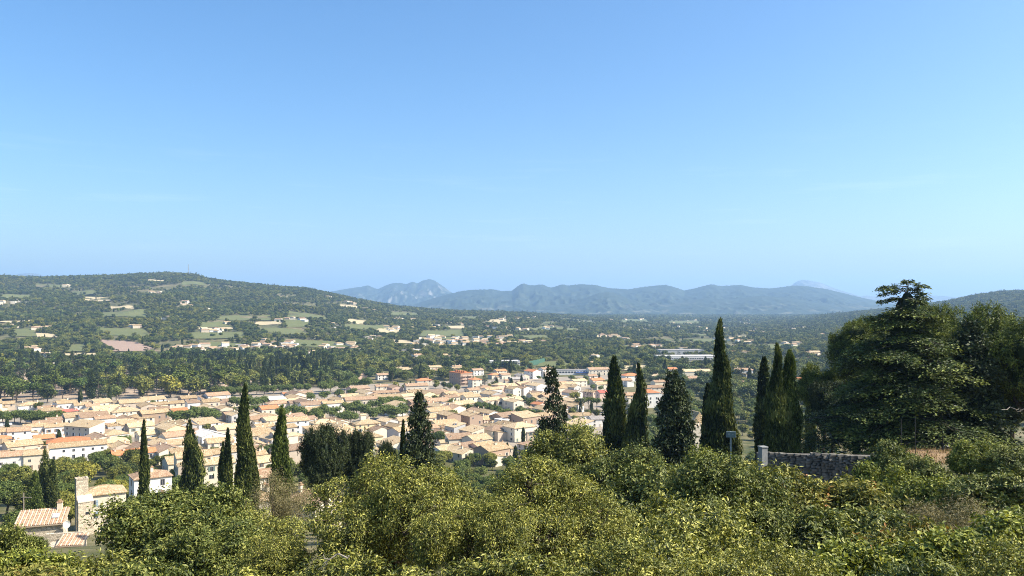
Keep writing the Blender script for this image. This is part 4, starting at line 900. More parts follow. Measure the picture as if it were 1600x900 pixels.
# ---- town houses that can be told apart in the photograph
L_ = [
 (46, 628, 15, 11, 5, 38, 'tan', 'white', 'hip', 'white low house with tan hip roof behind the plane tree row', 'the plane tree row'),
 (72, 634, 11, 8, 3.6, 38, 'terracotta', 'white', 'gable', None, None),
 (104, 626, 13, 9, 7, 38, 'tan', 'white', 'gable', 'white two-storey house at the edge of the park wood', 'the park-edge house'),
 (127, 629, 10, 9, 5.5, 38, 'tan', 'white', 'gable', None, None),
 (144, 631, 9, 8, 5, 38, 'terracotta', 'white', 'gable', None, None),
 (104, 641, 13, 4.5, 6, 40, 'red', 'cream', 'shed', 'narrow house with a single red roof slope', None),
 (122, 644, 17, 13, 7, 40, 'tan', 'cream', 'gable', None, None),
 (165, 640, 20, 14, 7, 40, 'pale', 'cream', 'gable', None, None),
 (195, 636, 18, 14, 8, 40, 'pale', 'cream', 'hip', None, None),
 (205, 624, 17, 12, 7, 36, 'tan', 'beige', 'gable', None, None),
 (84, 652, 9, 8, 6, 40, 'brown', 'beige', 'gable', None, None),
 (55, 662, 12, 8, 7, 34, 'tan', 'white', 'gable', None, None),
 (88, 662, 12, 8, 6.5, 34, 'tan', 'white', 'gable', None, None),
 (4, 669, 12, 9, 8, 32, 'tan', 'white', 'gable', None, None),
 (30, 668, 11, 9, 8, 32, 'terracotta', 'white', 'gable', None, None),
 (2, 680, 9, 9, 6, 35, 'orange', 'grey', 'hip', 'small grey house with a bright orange hip roof', None),
 (68, 679, 9, 9, 8, 36, 'orange', 'beige', 'gable', 'house with beige gable end and orange roof by the long white house', None),
 (107, 683, 19, 10, 8, 30, 'orange', 'beige', 'hip', 'wide orange hip-roofed house behind the long white house', None),
 (122, 690, 24, 9, 9, 32, 'tan', 'white', 'gable', 'long white house with shutters and mottled tan roof', 'the long white house'),
 (177, 683, 13, 11, 8.5, 36, 'pale', 'white', 'hip', None, None),
 (24, 705, 14, 8.5, 13, 28, 'terracotta', 'white', 'gable', 'tall white row house with terracotta roof above the dark slope trees', 'the tall white row house'),
 (57, 703, 9, 8.5, 12.5, 28, 'pale', 'cream', 'gable', 'tall cream row house with balconies adjoining the white row house', None),
 (-12, 706, 12, 8.5, 12, 28, 'terracotta', 'cream', 'gable', None, None),
 (132, 660, 18, 10, 11.5, -20, 'pale', 'cream', 'shed', 'plain four-storey block with shaded windowed front and bright end wall', 'the four-storey block'),
 (163, 650, 11, 7, 10, 40, 'terracotta', 'white', 'gable', 'white house with roof terrace behind the four-storey block', None),
 (177, 665, 6, 7, 8.5, -50, 'tan', 'grey', 'flat', None, None),
 (205, 657, 16, 10, 7, 40, 'pale', 'beige', 'gable', None, None),
 (198, 703, 13, 9, 5, 32, 'orange', 'white', 'gable', 'low house with bright orange roof behind the lone thin cypress', 'the low orange-roofed house'),
 (226, 701, 9, 8, 6, 32, 'orange', 'white', 'gable', 'white dormered house with bright orange roof behind the lone thin cypress', None),
 (248, 636, 13, 8, 6.5, 36, 'brown', 'white', 'gable', 'white villa with large windows and brown roof', 'the big-windowed villa'),
 (266, 646, 9, 7, 4, 36, 'tan', 'white', 'gable', None, None),
 (279, 638, 11, 8, 6, 44, 'orange', 'cream', 'gable', 'house with vivid orange roof above the plane trees', None),
 (301, 626, 9, 7, 7, 38, 'brown', 'white', 'gable', None, None),
 (328, 624, 12, 9, 6.5, 38, 'tan', 'beige', 'gable', None, None),
 (262, 627, 22, 9, 5.5, 36, 'tan', 'cream', 'gable', None, None),
 (350, 634, 10, 9, 7, -48, 'tan', 'beige', 'gable', None, None),
 (368, 644, 9, 9, 6, -48, 'pale', 'grey', 'gable', None, None),
 (218, 660, 14, 11, 6, 40, 'pale', 'cream', 'gable', None, None),
 (268, 662, 16, 12, 9, -46, 'pale', 'yellow', 'gable', 'tall house with blank yellow gable wall among tan roofs', 'the blank yellow gable'),
 (235, 672, 14, 10, 6, 40, 'pale', 'cream', 'gable', None, None),
 (265, 688, 14, 10, 6, 34, 'pale', 'cream', 'gable', None, None),
 (240, 690, 12, 9, 6.5, -48, 'pale', 'white', 'shed', None, None),
 (325, 672, 16, 13, 7, -46, 'white', 'white', 'gable', 'house with big pale chalky roof slope', 'the pale chalky roof'),
 (358, 663, 17, 11, 8, 40, 'pale', 'beige', 'gable', None, None),
 (342, 684, 13, 10, 5.5, 34, 'tan', 'cream', 'gable', None, None),
 (370, 693, 10, 9, 5, 36, 'tan', 'cream', 'gable', None, None),
 (395, 669, 14, 9, 6, 40, 'tan', 'cream', 'gable', None, None),
 (452, 613, 12, 8, 6, 38, 'orange', 'white', 'gable', 'house with bright orange roof in front of the cypress grove', 'the cypress grove'),
 (476, 611, 12, 8, 6, 36, 'brown', 'white', 'gable', None, None),
 (432, 621, 13, 8, 6, 38, 'white', 'pink', 'shed', None, None),
 (419, 634, 12, 10, 6.5, 36, 'orange', 'cream', 'gable', 'cream house with orange roof, grey gable end and two windows', 'the orange-roofed cream house'),
 (435, 626, 18, 10, 6, 34, 'terracotta', 'cream', 'hip', None, None),
 (465, 625, 14, 10, 6, 34, 'brown', 'cream', 'gable', None, None),
 (484, 628, 14, 10, 6.5, 30, 'brown', 'white', 'gable', 'long white house with brown roof and dark windows behind plane trees', None),
 (500, 625, 10, 9, 6, 30, 'terracotta', 'white', 'gable', None, None),
 (518, 626, 14, 9, 7, 28, 'tan', 'white', 'gable', None, None),
 (563, 620, 24, 10, 7, 24, 'terracotta', 'cream', 'gable', 'very long terracotta-roofed range behind the round plane trees', 'the long terracotta range'),
 (604, 616, 20, 10, 7, 24, 'tan', 'cream', 'gable', None, None),
 (462, 652, 14, 10, 8, 32, 'tan', 'white', 'gable', 'white house with tan roof behind the light green cypress', 'the light green cypress'),
 (402, 650, 12, 9, 7, 38, 'terracotta', 'cream', 'gable', None, None),
 (412, 662, 11, 8, 6, 38, 'tan', 'cream', 'gable', None, None),
 (407, 674, 13, 9, 6, 38, 'tan', 'beige', 'gable', None, None),
 (425, 680, 14, 8, 6, -44, 'pale', 'grey', 'gable', 'grey-fronted house with a row of white shutters', None),
 (436, 674, 8, 6, 8.5, 40, 'pale', 'grey', 'gable', None, None),
 (457, 676, 11, 9, 6, 36, 'tan', 'cream', 'hip', None, None),
 (505, 655, 14, 10, 8, 34, 'pale', 'cream', 'hip', None, None),
 (530, 658, 12, 9, 7, -44, 'pale', 'cream', 'gable', None, None),
 (571, 655, 15, 12, 8, 28, 'pale', 'yellow', 'hip', 'yellow house with low hip roof and small roof tower', 'the yellow hip-roofed house'),
 (605, 653, 10, 9, 7.5, -46, 'pale', 'grey', 'gable', None, None),
 (618, 662, 11, 8, 6, -46, 'tan', 'cream', 'gable', None, None),
 (630, 652, 10, 9, 6, 36, 'tan', 'beige', 'gable', None, None),
 (650, 599, 19, 10, 10, 20, 'terracotta', 'cream', 'gable', 'tall cream three-storey house with brown roof and rows of windows', 'the three-storey house'),
 (617, 602, 13, 10, 8, -60, 'terracotta', 'pink', 'gable', None, None),
 (596, 601, 11, 8, 5, 20, 'terracotta', 'cream', 'gable', None, None),
 (572, 610, 9, 9, 6, 30, 'terracotta', 'white', 'hip', None, None),
 (602, 610, 22, 9, 5, 24, 'terracotta', 'cream', 'gable', None, None),
 (638, 613, 15, 10, 6, -56, 'tan', 'beige', 'gable', None, None),
 (662, 591, 15, 10, 5, 20, 'orange', 'cream', 'hip', None, None),
 (562, 583, 13, 9, 5, 30, 'terracotta', 'pink', 'gable', None, None),
 (600, 583, 16, 10, 5, 24, 'terracotta', 'white', 'gable', 'white bungalow with terracotta roof at the wood edge', None),
 (687, 608, 15, 9, 5, 24, 'terracotta', 'cream', 'hip', None, None),
 (720, 582, 20, 14, 12, -52, 'orange', 'brown', 'flat', 'brown apartment block with orange balconies at the wood edge', 'the brown apartment block'),
 (742, 590, 10, 10, 8, 30, 'orange', 'cream', 'hip', None, None),
 (682, 622, 18, 11, 6, 28, 'terracotta', 'cream', 'gable', None, None),
 (703, 617, 11, 9, 6, 34, 'terracotta', 'cream', 'gable', None, None),
 (683, 636, 17, 12, 7, 36, 'tan', 'cream', 'gable', None, None),
 (708, 632, 15, 11, 7, -48, 'terracotta', 'cream', 'gable', None, None),
 (672, 647, 14, 10, 6, 36, 'tan', 'cream', 'gable', None, None),
 (667, 664, 12, 9, 6, 36, 'terracotta', 'cream', 'gable', None, None),
 (701, 643, 13, 10, 10, -54, 'tan', 'brown', 'gable', 'brown gabled house with a framed loggia window', 'the brown gabled house'),
 (735, 644, 14, 10, 8.5, -54, 'tan', 'brown', 'gable', 'brown house with a roof terrace cut into its slope', 'the roof terrace house'),
 (762, 640, 15, 9, 8, -52, 'tan', 'white', 'gable', 'house with white end wall and long brown tan roof', None),
 (711, 662, 10, 8, 7, -52, 'pale', 'grey', 'shed', 'low grey house with a solar panel on its roof', 'the solar panel roof'),
 (737, 668, 12, 9, 6, -50, 'pale', 'beige', 'shed', None, None),
 (770, 661, 11, 9, 6.5, -52, 'tan', 'white', 'gable', 'house with a white gable front and tiled roof above the almond trees', None),
 (784, 656, 7, 6, 9, -52, 'white', 'white', 'flat', None, None),
 (812, 660, 16, 12, 8, 36, 'pale', 'cream', 'hip', 'large house with low pale roof and shaded side windows', 'the large low pale roof'),
 (832, 668, 13, 10, 5, 30, 'grey', 'beige', 'shed', None, None),
 (690, 672, 11, 9, 5, -50, 'terracotta', 'cream', 'gable', None, None),
 (718, 680, 14, 8, 5, 20, 'terracotta', 'cream', 'shed', None, None),
 (738, 606, 11, 9, 6, 34, 'terracotta', 'cream', 'gable', None, None),
 (757, 602, 13, 10, 6, 30, 'terracotta', 'cream', 'hip', None, None),
 (768, 611, 16, 12, 7, -52, 'tan', 'grey', 'gable', 'house with a broad dark gable wall and tan roof', None),
 (735, 616, 14, 10, 6, 34, 'tan', 'cream', 'gable', None, None),
 (765, 621, 16, 10, 6, 30, 'pale', 'cream', 'gable', 'pale-roofed range with gabled porches', 'the range with gabled porches'),
 (798, 621, 16, 10, 6, 30, 'pale', 'cream', 'gable', None, None),
 (802, 604, 11, 9, 7, -52, 'tan', 'cream', 'gable', None, None),
 (819, 603, 10, 9, 7, -52, 'terracotta', 'white', 'gable', None, None),
 (838, 598, 15, 12, 8, -52, 'pale', 'white', 'gable', 'white house with long dark gable side, before the low school', None),
 (838, 614, 13, 10, 6, 34, 'tan', 'cream', 'gable', None, None),
 (832, 577, 15, 11, 8, -52, 'orange', 'white', 'gable', 'white flats with orange roof and balconies by the green net fence', 'the green net fence'),
 (853, 574, 14, 10, 8.5, 30, 'terracotta', 'white', 'gable', None, None),
 (815, 584, 14, 10, 5, -52, 'grey', 'beige', 'gable', None, None),
 (781, 577, 13, 9, 5, 30, 'orange', 'cream', 'gable', None, None),
 (773, 583, 12, 9, 4.5, 30, 'orange', 'cream', 'hip', None, None),
 (788, 583, 11, 9, 4.5, 30, 'terracotta', 'cream', 'gable', None, None),
 (745, 576, 13, 9, 6, 30, 'terracotta', 'white', 'gable', None, None),
 (808, 589, 16, 10, 4, 20, 'grey', 'beige', 'gable', None, None),
 (934, 574, 24, 12, 6.5, 12, 'terracotta', 'cream', 'gable', 'long two-storey house with terracotta roof beside the low school', 'the low school'),
 (924, 585, 11, 9, 5, 30, 'terracotta', 'white', 'gable', None, None),
 (931, 591, 14, 10, 4.5, 30, 'orange', 'cream', 'gable', 'house with vivid orange roof in front of the low school', None),
 (893, 601, 13, 10, 6.5, -40, 'tan', 'grey', 'gable', 'pale grey gabled house with two small windows', 'the pale grey gabled house'),
 (903, 592, 15, 10, 5.5, 30, 'pale', 'cream', 'gable', None, None),
 (938, 597, 14, 10, 5, 26, 'tan', 'cream', 'gable', None, None),
 (924, 609, 11, 9, 5.5, -46, 'tan', 'pink', 'gable', None, None),
 (943, 610, 11, 8, 7, 20, 'red', 'pink', 'gable', 'house with a raspberry red roof beside the dark cypress', 'the raspberry red roof'),
 (985, 583, 18, 13, 6, 20, 'orange', 'white', 'hip', 'white house with wide orange roof between the cypresses', None),
 (975, 591, 13, 10, 6, 20, 'terracotta', 'white', 'gable', None, None),
 (904, 645, 15, 9, 4.5, 20, 'tan', 'white', 'gable', None, None),
 (934, 650, 12, 9, 5, 16, 'grey', 'white', 'gable', 'white shed with a grey corrugated roof beside the dark cypress', None),
 (861, 634, 11, 9, 5, 30, 'terracotta', 'cream', 'gable', None, None),
 (842, 628, 9, 8, 6, -50, 'orange', 'orange' if False else 'pink', 'gable', None, None),
 (1012, 609, 15, 11, 11.5, 14, 'orange', 'white', 'hip', 'white four-storey apartment block with rows of windows behind the ragged cypress', 'the white apartment block'),
 (983, 613, 13, 10, 10.5, 14, 'terracotta', 'cream', 'gable', None, None),
 (1020, 602, 16, 9, 11, 14, 'terracotta', 'cream', 'gable', None, None),
 (1033, 585, 16, 11, 5, -40, 'pale', 'white', 'gable', None, None),
 (1083, 577, 38, 12, 7, 10, 'pale', 'cream', 'gable', 'long cream building with pale roof beyond the broad dark conifer', 'the long cream building'),
 (1047, 574, 14, 11, 7, 14, 'orange', 'white', 'gable', None, None),
 (1077, 588, 16, 10, 5, 14, 'terracotta', 'cream', 'gable', None, None),
 (1030, 594, 14, 9, 4.5, 20, 'terracotta', 'cream', 'gable', None, None),
 (1158, 575, 28, 13, 7, 10, 'terracotta', 'white', 'hip', 'wide white villa with terracotta roof between the cypresses', 'the wide white villa'),
 (1172, 585, 14, 10, 6, 10, 'pale', 'white', 'flat', None, None),
 (1168, 595, 12, 9, 4, 14, 'terracotta', 'cream', 'gable', None, None),
 (1252, 590, 12, 9, 6, 6, 'orange', 'white', 'gable', 'white house with orange roof, uppermost of the stack beside the cedar', 'the cedar-side stack'),
 (1258, 598, 10, 8, 6, 6, 'terracotta', 'white', 'gable', None, None),
 (1250, 607, 9, 8, 6, 6, 'tan', 'white', 'gable', None, None),
 (1254, 618, 11, 8, 6, 6, 'terracotta', 'white', 'gable', None, None),
 (235, 735, 10, 8, 6, 36, 'terracotta', 'white', 'hip', 'whitewashed house with mottled hip roof below the lone thin cypress', None),
 (160, 759, 10, 8, 6.5, 34, 'pale', 'cream', 'hip', 'cream house with pale hip roof joined to the stone tower', None),
 (366, 793, 7.5, 6, 4.5, 30, 'pale', 'white', 'gable', 'white house with pale roof and two chimneys under the tallest thin cypress', None),
 (492, 770, 7, 6, 4.5, -35, 'terracotta', 'cream', 'gable', 'house with steep reddish roof glimpsed beside the light green cypress', None),
 (646, 732, 6, 6, 4.5, 25, 'terracotta', 'cream', 'gable', 'scrap of pinkish roof showing through the olive green tree', None),
 (400, 735, 9, 7, 5, 30, 'terracotta', 'cream', 'gable', None, None),
 (395, 770, 7, 6, 4.5, 34, 'tan', 'cream', 'gable', None, None),
 (415, 695, 12, 8, 5, 36, 'terracotta', 'white', 'gable', None, None),
 (395, 705, 11, 8, 6, 36, 'tan', 'cream', 'gable', None, None),
 (300, 705, 12, 9, 6, 30, 'tan', 'cream', 'gable', None, None),
 (340, 715, 11, 9, 6, 30, 'pale', 'cream', 'gable', None, None),
]
NEAR = {(235, 735): 225, (160, 759): 200, (366, 793): 150, (492, 770): 132, (646, 732): 140, (400, 735): 190, (395, 770): 150, (300, 705): 300, (340, 715): 290, (24, 705): 335, (57, 703): 338, (-12, 706): 332}
for i, t_ in enumerate(L_):
    px, py, L, W, h, yaw, rc, wc, kind, lab, land = t_
    kw = dict(base=1)
    if lab and 'two chimneys' in lab: kw['chim'] = 2
    if lab and 'blank yellow end' in lab: kw['rise'] = 0.9
    dd = NEAR.get((px, py))
    if dd: kw['d'] = dd
    H(px, py, L, W, h, yaw, rc, wc, kind, lab, land, **kw)
# extras on single houses
def find(lab): return next(o for o in bpy.data.objects if o.get('label') == lab)
BLUE = plain('solar_cell', (0.03, 0.045, 0.10), 0.2, 0.2, 2, 0.6)
so = find('low grey house with a solar panel on its roof')
sp = obj('solar_panel', MB().box((0, 0, 0), (2.6, 1.9, 0.08)).mesh('solar_panel', BLUE), so, (0.5, -0.3, 8.15)); sp.rotation_euler = (math.atan(0.2), 0, 0)
yo = find('yellow house with low hip roof and small roof tower')
tw_ = obj('roof_tower', prism_walls(3.2, 2.6, 2.0, 0.5, 'gable').mesh('roof_tower', WALL['cream']), yo, (-1.5, 0.5, 10.6)); obj('tower_roof', roof_shape(3.2, 2.6, 2.0, 0.5, 'gable', 0.3).mesh('tower_roof', ROOF['pale']), tw_)
bo = find('brown apartment block with orange balconies at the wood edge')
BAL = MB().box((0, 0, 0), (0.35, 5.5, 1.0)).box((-0.9, 0, -0.45), (1.8, 5.5, 0.15)).mesh('balcony', WALL['pink'])
for k in range(3):
    for s in (-1, 1): obj('balcony', BAL, bo, (11.9, s*3.4, 3.6+3*k))
for k in range(5): obj('roof_dormer', MB().box((0, 0, 0), (2.2, 2.6, 2.0)).mesh('roof_dormer', ROOF['orange']), bo, (-7+3.5*k, 0, 13))
po = find('pale-roofed range with gabled porches')
for s in (-1, 1):
    q = obj('porch', prism_walls(4.2, 4.4, 5.4, 1.0, 'gable').mesh('porch', WALL['cream']), po, (s*5.0, -6.3, 0), pi/2); obj('porch_roof', roof_shape(4.2, 4.4, 5.4, 1.0, 'gable', 0.3).mesh('porch_roof', ROOF['pale']), q)
    obj('opening', MB().box((0, 0, 0), (2.6, 0.1, 2.2)).mesh('opening', GLASS), po, (s*5.0, -8.45, 3.9))

# ---- low school, supermarket, halls
def slab(name, label, cat, px, py, L, W, h, yaw, wc, rc, bands=((0.55, 0.28),), extra=None):
    x, y = hit(px, py, h); z = Tf(x, y); o = thing(name, label, cat, (x, y, z), radians(yaw))
    obj('wall', MB().box((0, 0, h/2-1.5), (L, W, h+3)).mesh('wall', WALL[wc]), o)
    obj('roof', roof_shape(L, W, h, 0, 'flat').mesh('roof', ROOF[rc]), o)
    for c_, hh in bands:
        n = int(L/3.2)
        for k in range(n):
            obj('window', MB().box((0, 0, 0), (2.5, 0.12, h*hh)).mesh('window', GLASS) if k == 0 and not SLW.get((h, hh)) else SLW[(h, hh)], o, ((k+0.5)/n*L-L/2, -W/2-0.05, h*c_))
            SLW.setdefault((h, hh), o.children[-1].data if o.children else None)
    HOUSES.append((x, y, L, W, radians(yaw))); LAND.append((x, y, 'the '+name.replace('_', ' '))); META[o.name] = (x, y, L, W, h, rc, wc, 'flat', label, 1, None)
    return o
SLW = {}
def slabw(h, hh):
    if (h, hh) not in SLW: SLW[(h, hh)] = MB().box((0, 0, 0), (2.5, 0.12, h*hh)).mesh('window', GLASS)
for h, hh in ((5.2, 0.3), (7.5, 0.16), (8.5, 0.12), (6.0, 0.2), (5.0, 0.25)): slabw(h, hh)
sc_ = slab('school', 'low flat-roofed school with a dark window band and blue awning', 'school', 893, 578, 44, 12, 5.2, 4, 'white', 'grey', ((0.62, 0.3),))
obj('awning', MB().box((0, 0, 0), (17, 3.0, 0.25)).box((0, -1.4, -0.5), (17, 0.15, 0.9)).mesh('awning', plain('blue_awning', (0.10, 0.17, 0.42), 0.6)), sc_, (12, -7.6, 3.2))
slab('supermarket', 'long white flat-roofed supermarket among the trees', 'supermarket', 1072, 556, 84, 34, 7.5, 4, 'white', 'white', ((0.62, 0.16),))
slab('warehouse', 'grey flat-roofed warehouse behind the supermarket', 'warehouse', 1062, 546.5, 70, 30, 8.5, 4, 'grey', 'grey', ())
slab('clinic', 'white stepped building on top of the warehouse row', 'building', 1075, 543, 34, 18, 6.0, 4, 'white', 'pale', ((0.6, 0.2),))
slab('sports_hall', 'low white hall beyond the dark rounded trees', 'hall', 786, 564, 42, 20, 6.0, 8, 'white', 'white', ((0.6, 0.2),))
slab('depot', 'beige flat-roofed depot behind the tallest cypress', 'depot', 1150, 549, 40, 18, 6.0, 4, 'beige', 'tan', ((0.6, 0.2),))
slab('glass_hall', 'pale glazed hall in front of the supermarket', 'hall', 1097, 563, 40, 12, 5.0, 4, 'white', 'grey', ((0.55, 0.25),))
x_, y_ = hit(930, 555, 11)
house_at(x_, y_, 9, 8, 11, -40, 'pale', 'white', 'gable', 'slim white tower house standing among umbrella pines', name='tower_house')
x_, y_ = hit(926, 566, 5); house_at(x_, y_, 9, 7, 5, 30, 'tan', 'white', 'gable', 'white annex at the foot of the slim tower house')

# ---- filling the old town with the smaller roofs between
def clear(x, y, L, W, pad=0.5):
    rr = math.sqrt(L*W)*0.5
    for hx, hy, hl, hw, _ in HOUSES:
        if (hx-x)**2+(hy-y)**2 < (rr*pad*1.75+math.sqrt(hl*hw)*0.5*pad*1.75)**2: return False
    return True
UP = lambda px: np.interp(px, [-60, 150, 200, 420, 560, 640, 700, 860, 1000], [620, 620, 612, 606, 600, 600, 602, 586, 594])
def infill():
    r = random.Random(5); n = 0
    # a town grid turned by the streets' direction
    ca, sa = cos(radians(40)), sin(radians(40)); cand = []
    for i in range(-90, 90):
        for j in range(-90, 90):
            u, v = i*8.5+r.uniform(-1.5, 1.5), j*8.5+r.uniform(-1.5, 1.5)
            x, y = u*ca-v*sa, 480+u*sa+v*ca
            if y < 265 or y > 900: continue
            px = 800+F*x/y; py = HZ+(CZ-8-Tf(x, y))*F/y
            if not -40 < px < 905 or py < UP(px)+3: continue
            if py > np.interp(px, [0, 100, 170, 230, 300, 420, 560, 800, 900], [700, 690, 690, 705, 722, 718, 705, 700, 660]): continue
            if any(hypot(hx-x, hy-y) < 8 for hx, hy, *_ in KEEP): continue
            cand.append((x, y))
    r.shuffle(cand)
    for x, y in cand:
        L, W = r.uniform(11, 18), r.uniform(9, 12.5)
        if not clear(x, y, L, W, 0.39): continue
        yaw = (40 if r.random() < 0.6 else -50)+r.uniform(-7, 7)
        house_at(x, y, L, W, r.choice([4.8, 5.4, 6, 6.5, 7.2]), yaw, r.choice(['tan', 'tan', 'tan', 'pale', 'pale', 'pale', 'terracotta', 'brown', 'brown']), r.choice(['cream', 'cream', 'white', 'beige', 'yellow', 'brown', 'pink', 'grey', 'beige']), r.choice(['gable']*5+['hip', 'shed']), None, win=y < 620)
        n += 1
        if n > 142: break
    return n
# ---------------------------------------------------------------- town trees (before the infill, which keeps clear of them)
PL = 'pollarded plane tree'
KEEP = []
def mtk(*a_, **k):
    o = mt(*a_, **k); KEEP.append((o.location.x, o.location.y)); return o
for px in range(-4, 96, 9): mtk('plane', px, 650+random.uniform(-1, 2), 8.5, 'plane tree in the trimmed row below the white hip-roofed house', 'plane trees of the trimmed row', 0.95)
for px, py in [(276, 650), (290, 649), (304, 646), (318, 645), (332, 648)]: mtk('plane', px, py, 10, 'plane tree in the clump in front of the white villa', 'plane trees before the white villa', 1.1)
for px, py in [(240, 631), (256, 632), (266, 631), (350, 643), (362, 641)]: mtk('plane', px, py, 6, 'low bushy tree between the back row of tan roofs', 'low trees between tan roofs')
for px, py in [(366, 627), (376, 629), (388, 626), (399, 629), (410, 627), (385, 641), (396, 640)]: mtk('plane', px, py, 9, 'plane tree in the row behind the tallest thin cypress', 'plane trees behind the tallest cypress', 1.1)
for px in range(336, 484, 13): mtk('plane', px, 611-(px-336)*0.045, 8.5, 'light tree in the row between the park wood and the back roofs', 'light trees along the park edge', 1.15)
for px, py in [(485, 620), (507, 617), (530, 615), (551, 613)]: mtk('plane', px, py, 8, 'small round plane tree in the row between long roofs', 'small round plane trees', 1.1)
for px, py in [(516, 601), (538, 603), (556, 598), (570, 598), (547, 591), (505, 604)]: mtk('plane', px, py, 11, 'light round tree at the edge of the cypress grove', 'light round trees by the grove', 1.1)
for px, py in [(440, 645), (454, 642), (470, 645), (493, 647), (505, 641), (520, 643), (536, 652), (548, 651)]: mtk('plane', px, py, 9, 'light green plane tree on the square behind the light green cypress', 'plane trees of the square', 1.15)
for px, py in [(545, 637), (558, 636), (571, 639), (583, 645), (596, 630), (610, 627), (625, 629), (600, 642), (614, 643), (628, 640)]: mtk('plane', px, py, 10, 'tall rounded plane tree behind the yellow hip-roofed house', 'plane trees behind the yellow house', 1.1)
for px, py in [(758, 636), (768, 639), (778, 642), (788, 645)]: mtk('plane', px, py, 7.5, 'plane tree in the short row beside the roof terrace house', 'plane trees by the roof terrace house', 1.1)
for px, py in [(812, 642), (822, 645), (832, 648), (843, 649)]: mtk('plane', px, py, 7.5, 'soft green tree behind the large low pale roof', 'soft green trees behind the pale roof', 1.15)
mtk('broad', 828, 628, 9, 'dark round tree beside the small orange-roofed house', wide=0.9)
mtk('broad', 898, 618, 9, 'dark glossy round tree below the pale grey gabled house')
for px, py in [(908, 630), (920, 628), (932, 630)]: mtk('umbrella', px, py, 9, 'spreading umbrella pine below the pale grey gabled house', 'umbrella pines below the grey gable', 1.2)
mtk('broad', 936, 616, 8, 'small dark tree beside the raspberry red roof')
mtk('cedar', 757, 592, 12, 'blue-green cedar beside the brown apartment block', wide=1.0)
for px, py in [(776, 597), (799, 597)]: mtk('cypress', px, py, 10, 'short conical conifer below the orange-roofed bungalows', 'conical conifers below bungalows', 1.5)
for px, py in [(683, 598), (693, 601), (703, 603), (714, 605)]: mtk('broad', px, py, 7, 'dark bush below the brown apartment block', 'dark bushes below the block')
for px, py in [(842, 590), (852, 591)]: mtk('plane', px, py, 5, 'green courtyard bush by the white flats', 'courtyard bushes')
mtk('plane', 917, 597, 6, 'small light tree before the vivid orange roof'); mtk('cypress', 927, 592, 8, 'tiny dark cypress before the vivid orange roof')
mtk('plane', 190, 690, 8.5, 'round plane tree against the long white house', wide=1.15)
SLOPE = [(10, 716, 9, 'broad'), (32, 742, 8, 'broad'), (14, 752, 9, 'broad'), (50, 760, 8, 'broad'), (98, 738, 9, 'broad'), (112, 728, 9, 'broad'), (128, 738, 9, 'broad'), (118, 752, 8, 'broad'),
  (152, 716, 7, 'plane'), (165, 722, 8, 'plane'), (178, 728, 8, 'broad'), (205, 713, 8, 'broad'), (215, 722, 8, 'broad'), (200, 735, 8, 'broad'), (186, 742, 8, 'broad'),
  (92, 785, 7, 'broad'), (72, 772, 8, 'plane'), (40, 785, 7, 'broad'), (110, 800, 6, 'broad'), (100, 775, 7, 'plane'), (8, 775, 8, 'plane'), (248, 712, 5, 'broad'), (262, 720, 7, 'broad'), (335, 705, 5, 'broad'), (345, 735, 6, 'plane'), (418, 706, 8, 'plane'), (330, 745, 7, 'broad'), (275, 745, 7, 'broad'), (420, 740, 7, 'broad'), (470, 735, 7, 'broad'), (310, 770, 6, 'broad')]
SPOT = [(40, 715, 'just under the tall white row house'), (105, 730, 'under the long white house'), (160, 720, 'between the long white house and the stone tower'), (205, 720, 'beside the low orange-roofed house'), (85, 780, 'between the stone tower and the cottage'), (20, 770, 'behind the utility pole'), (255, 718, 'near the lone thin cypress'), (300, 760, 'under the shaggy double-topped cypress'), (340, 720, 'by the pointed-tip narrow cypress'), (430, 715, 'by the light green cypress')]
for px, py, h, k in SLOPE:
    wh = min(SPOT, key=lambda q: hypot(q[0]-px, q[1]-py))[2]
    mtd(k, px, py, float(np.interp(py, [690, 725, 760, 800], [345, 270, 200, 145])), h, {'broad': 'dark leafy tree ', 'plane': 'yellow green tree '}[k]+wh, 'trees of the bank below the town', 1.1)
BEHIND = [(890, 'the rounded olive shrub'), (960, 'the solid dark cypress'), (999, 'the ragged cypress'), (1052, 'the broad dark conifer'), (1088, 'the timber roof frame'), (1126, 'the tallest thick cypress'), (1165, 'the info panel shrubs'), (1194, 'the plain dark cypress'), (1222, 'the shaggy twin cypress'), (1266, 'the small narrow cypress'), (1310, 'the great cedar')]
RIGHT = [(1098, 597, 13, 'umbrella'), (1088, 606, 11, 'broad'), (1110, 625, 10, 'broad'), (1165, 622, 10, 'broad'), (1150, 640, 8, 'plane'), (1165, 650, 8, 'broad'), (1180, 642, 7, 'plane'), (1155, 590, 8, 'broad'), (1188, 600, 9, 'broad'), (1148, 606, 9, 'broad'), (1205, 610, 9, 'broad'),
  (1030, 640, 8, 'broad'), (1075, 625, 9, 'broad'), (1095, 650, 7, 'plane'), (1060, 640, 8, 'broad'), (1160, 670, 7, 'broad'), (1178, 660, 7, 'plane'), (1140, 625, 8, 'broad'), (1268, 640, 7, 'broad'), (1250, 640, 7, 'broad'), (1275, 600, 8, 'cypress'), (1018, 655, 7, 'plane'), (1175, 680, 5, 'broad'), (900, 655, 6, 'broad'), (950, 640, 6, 'broad'), (1230, 625, 7, 'broad')]
for px, py, h, k in RIGHT:
    mtk(k, px, py, h, {'broad': 'bushy dark tree seen past ', 'plane': 'bushy light green tree seen past ', 'umbrella': 'big dark pine standing past ', 'cypress': 'small cypress by the stacked houses past '}[k]+min(BEHIND, key=lambda q: abs(q[0]-px))[1], 'trees of the hollow behind the cypresses', 1.15)
infill()
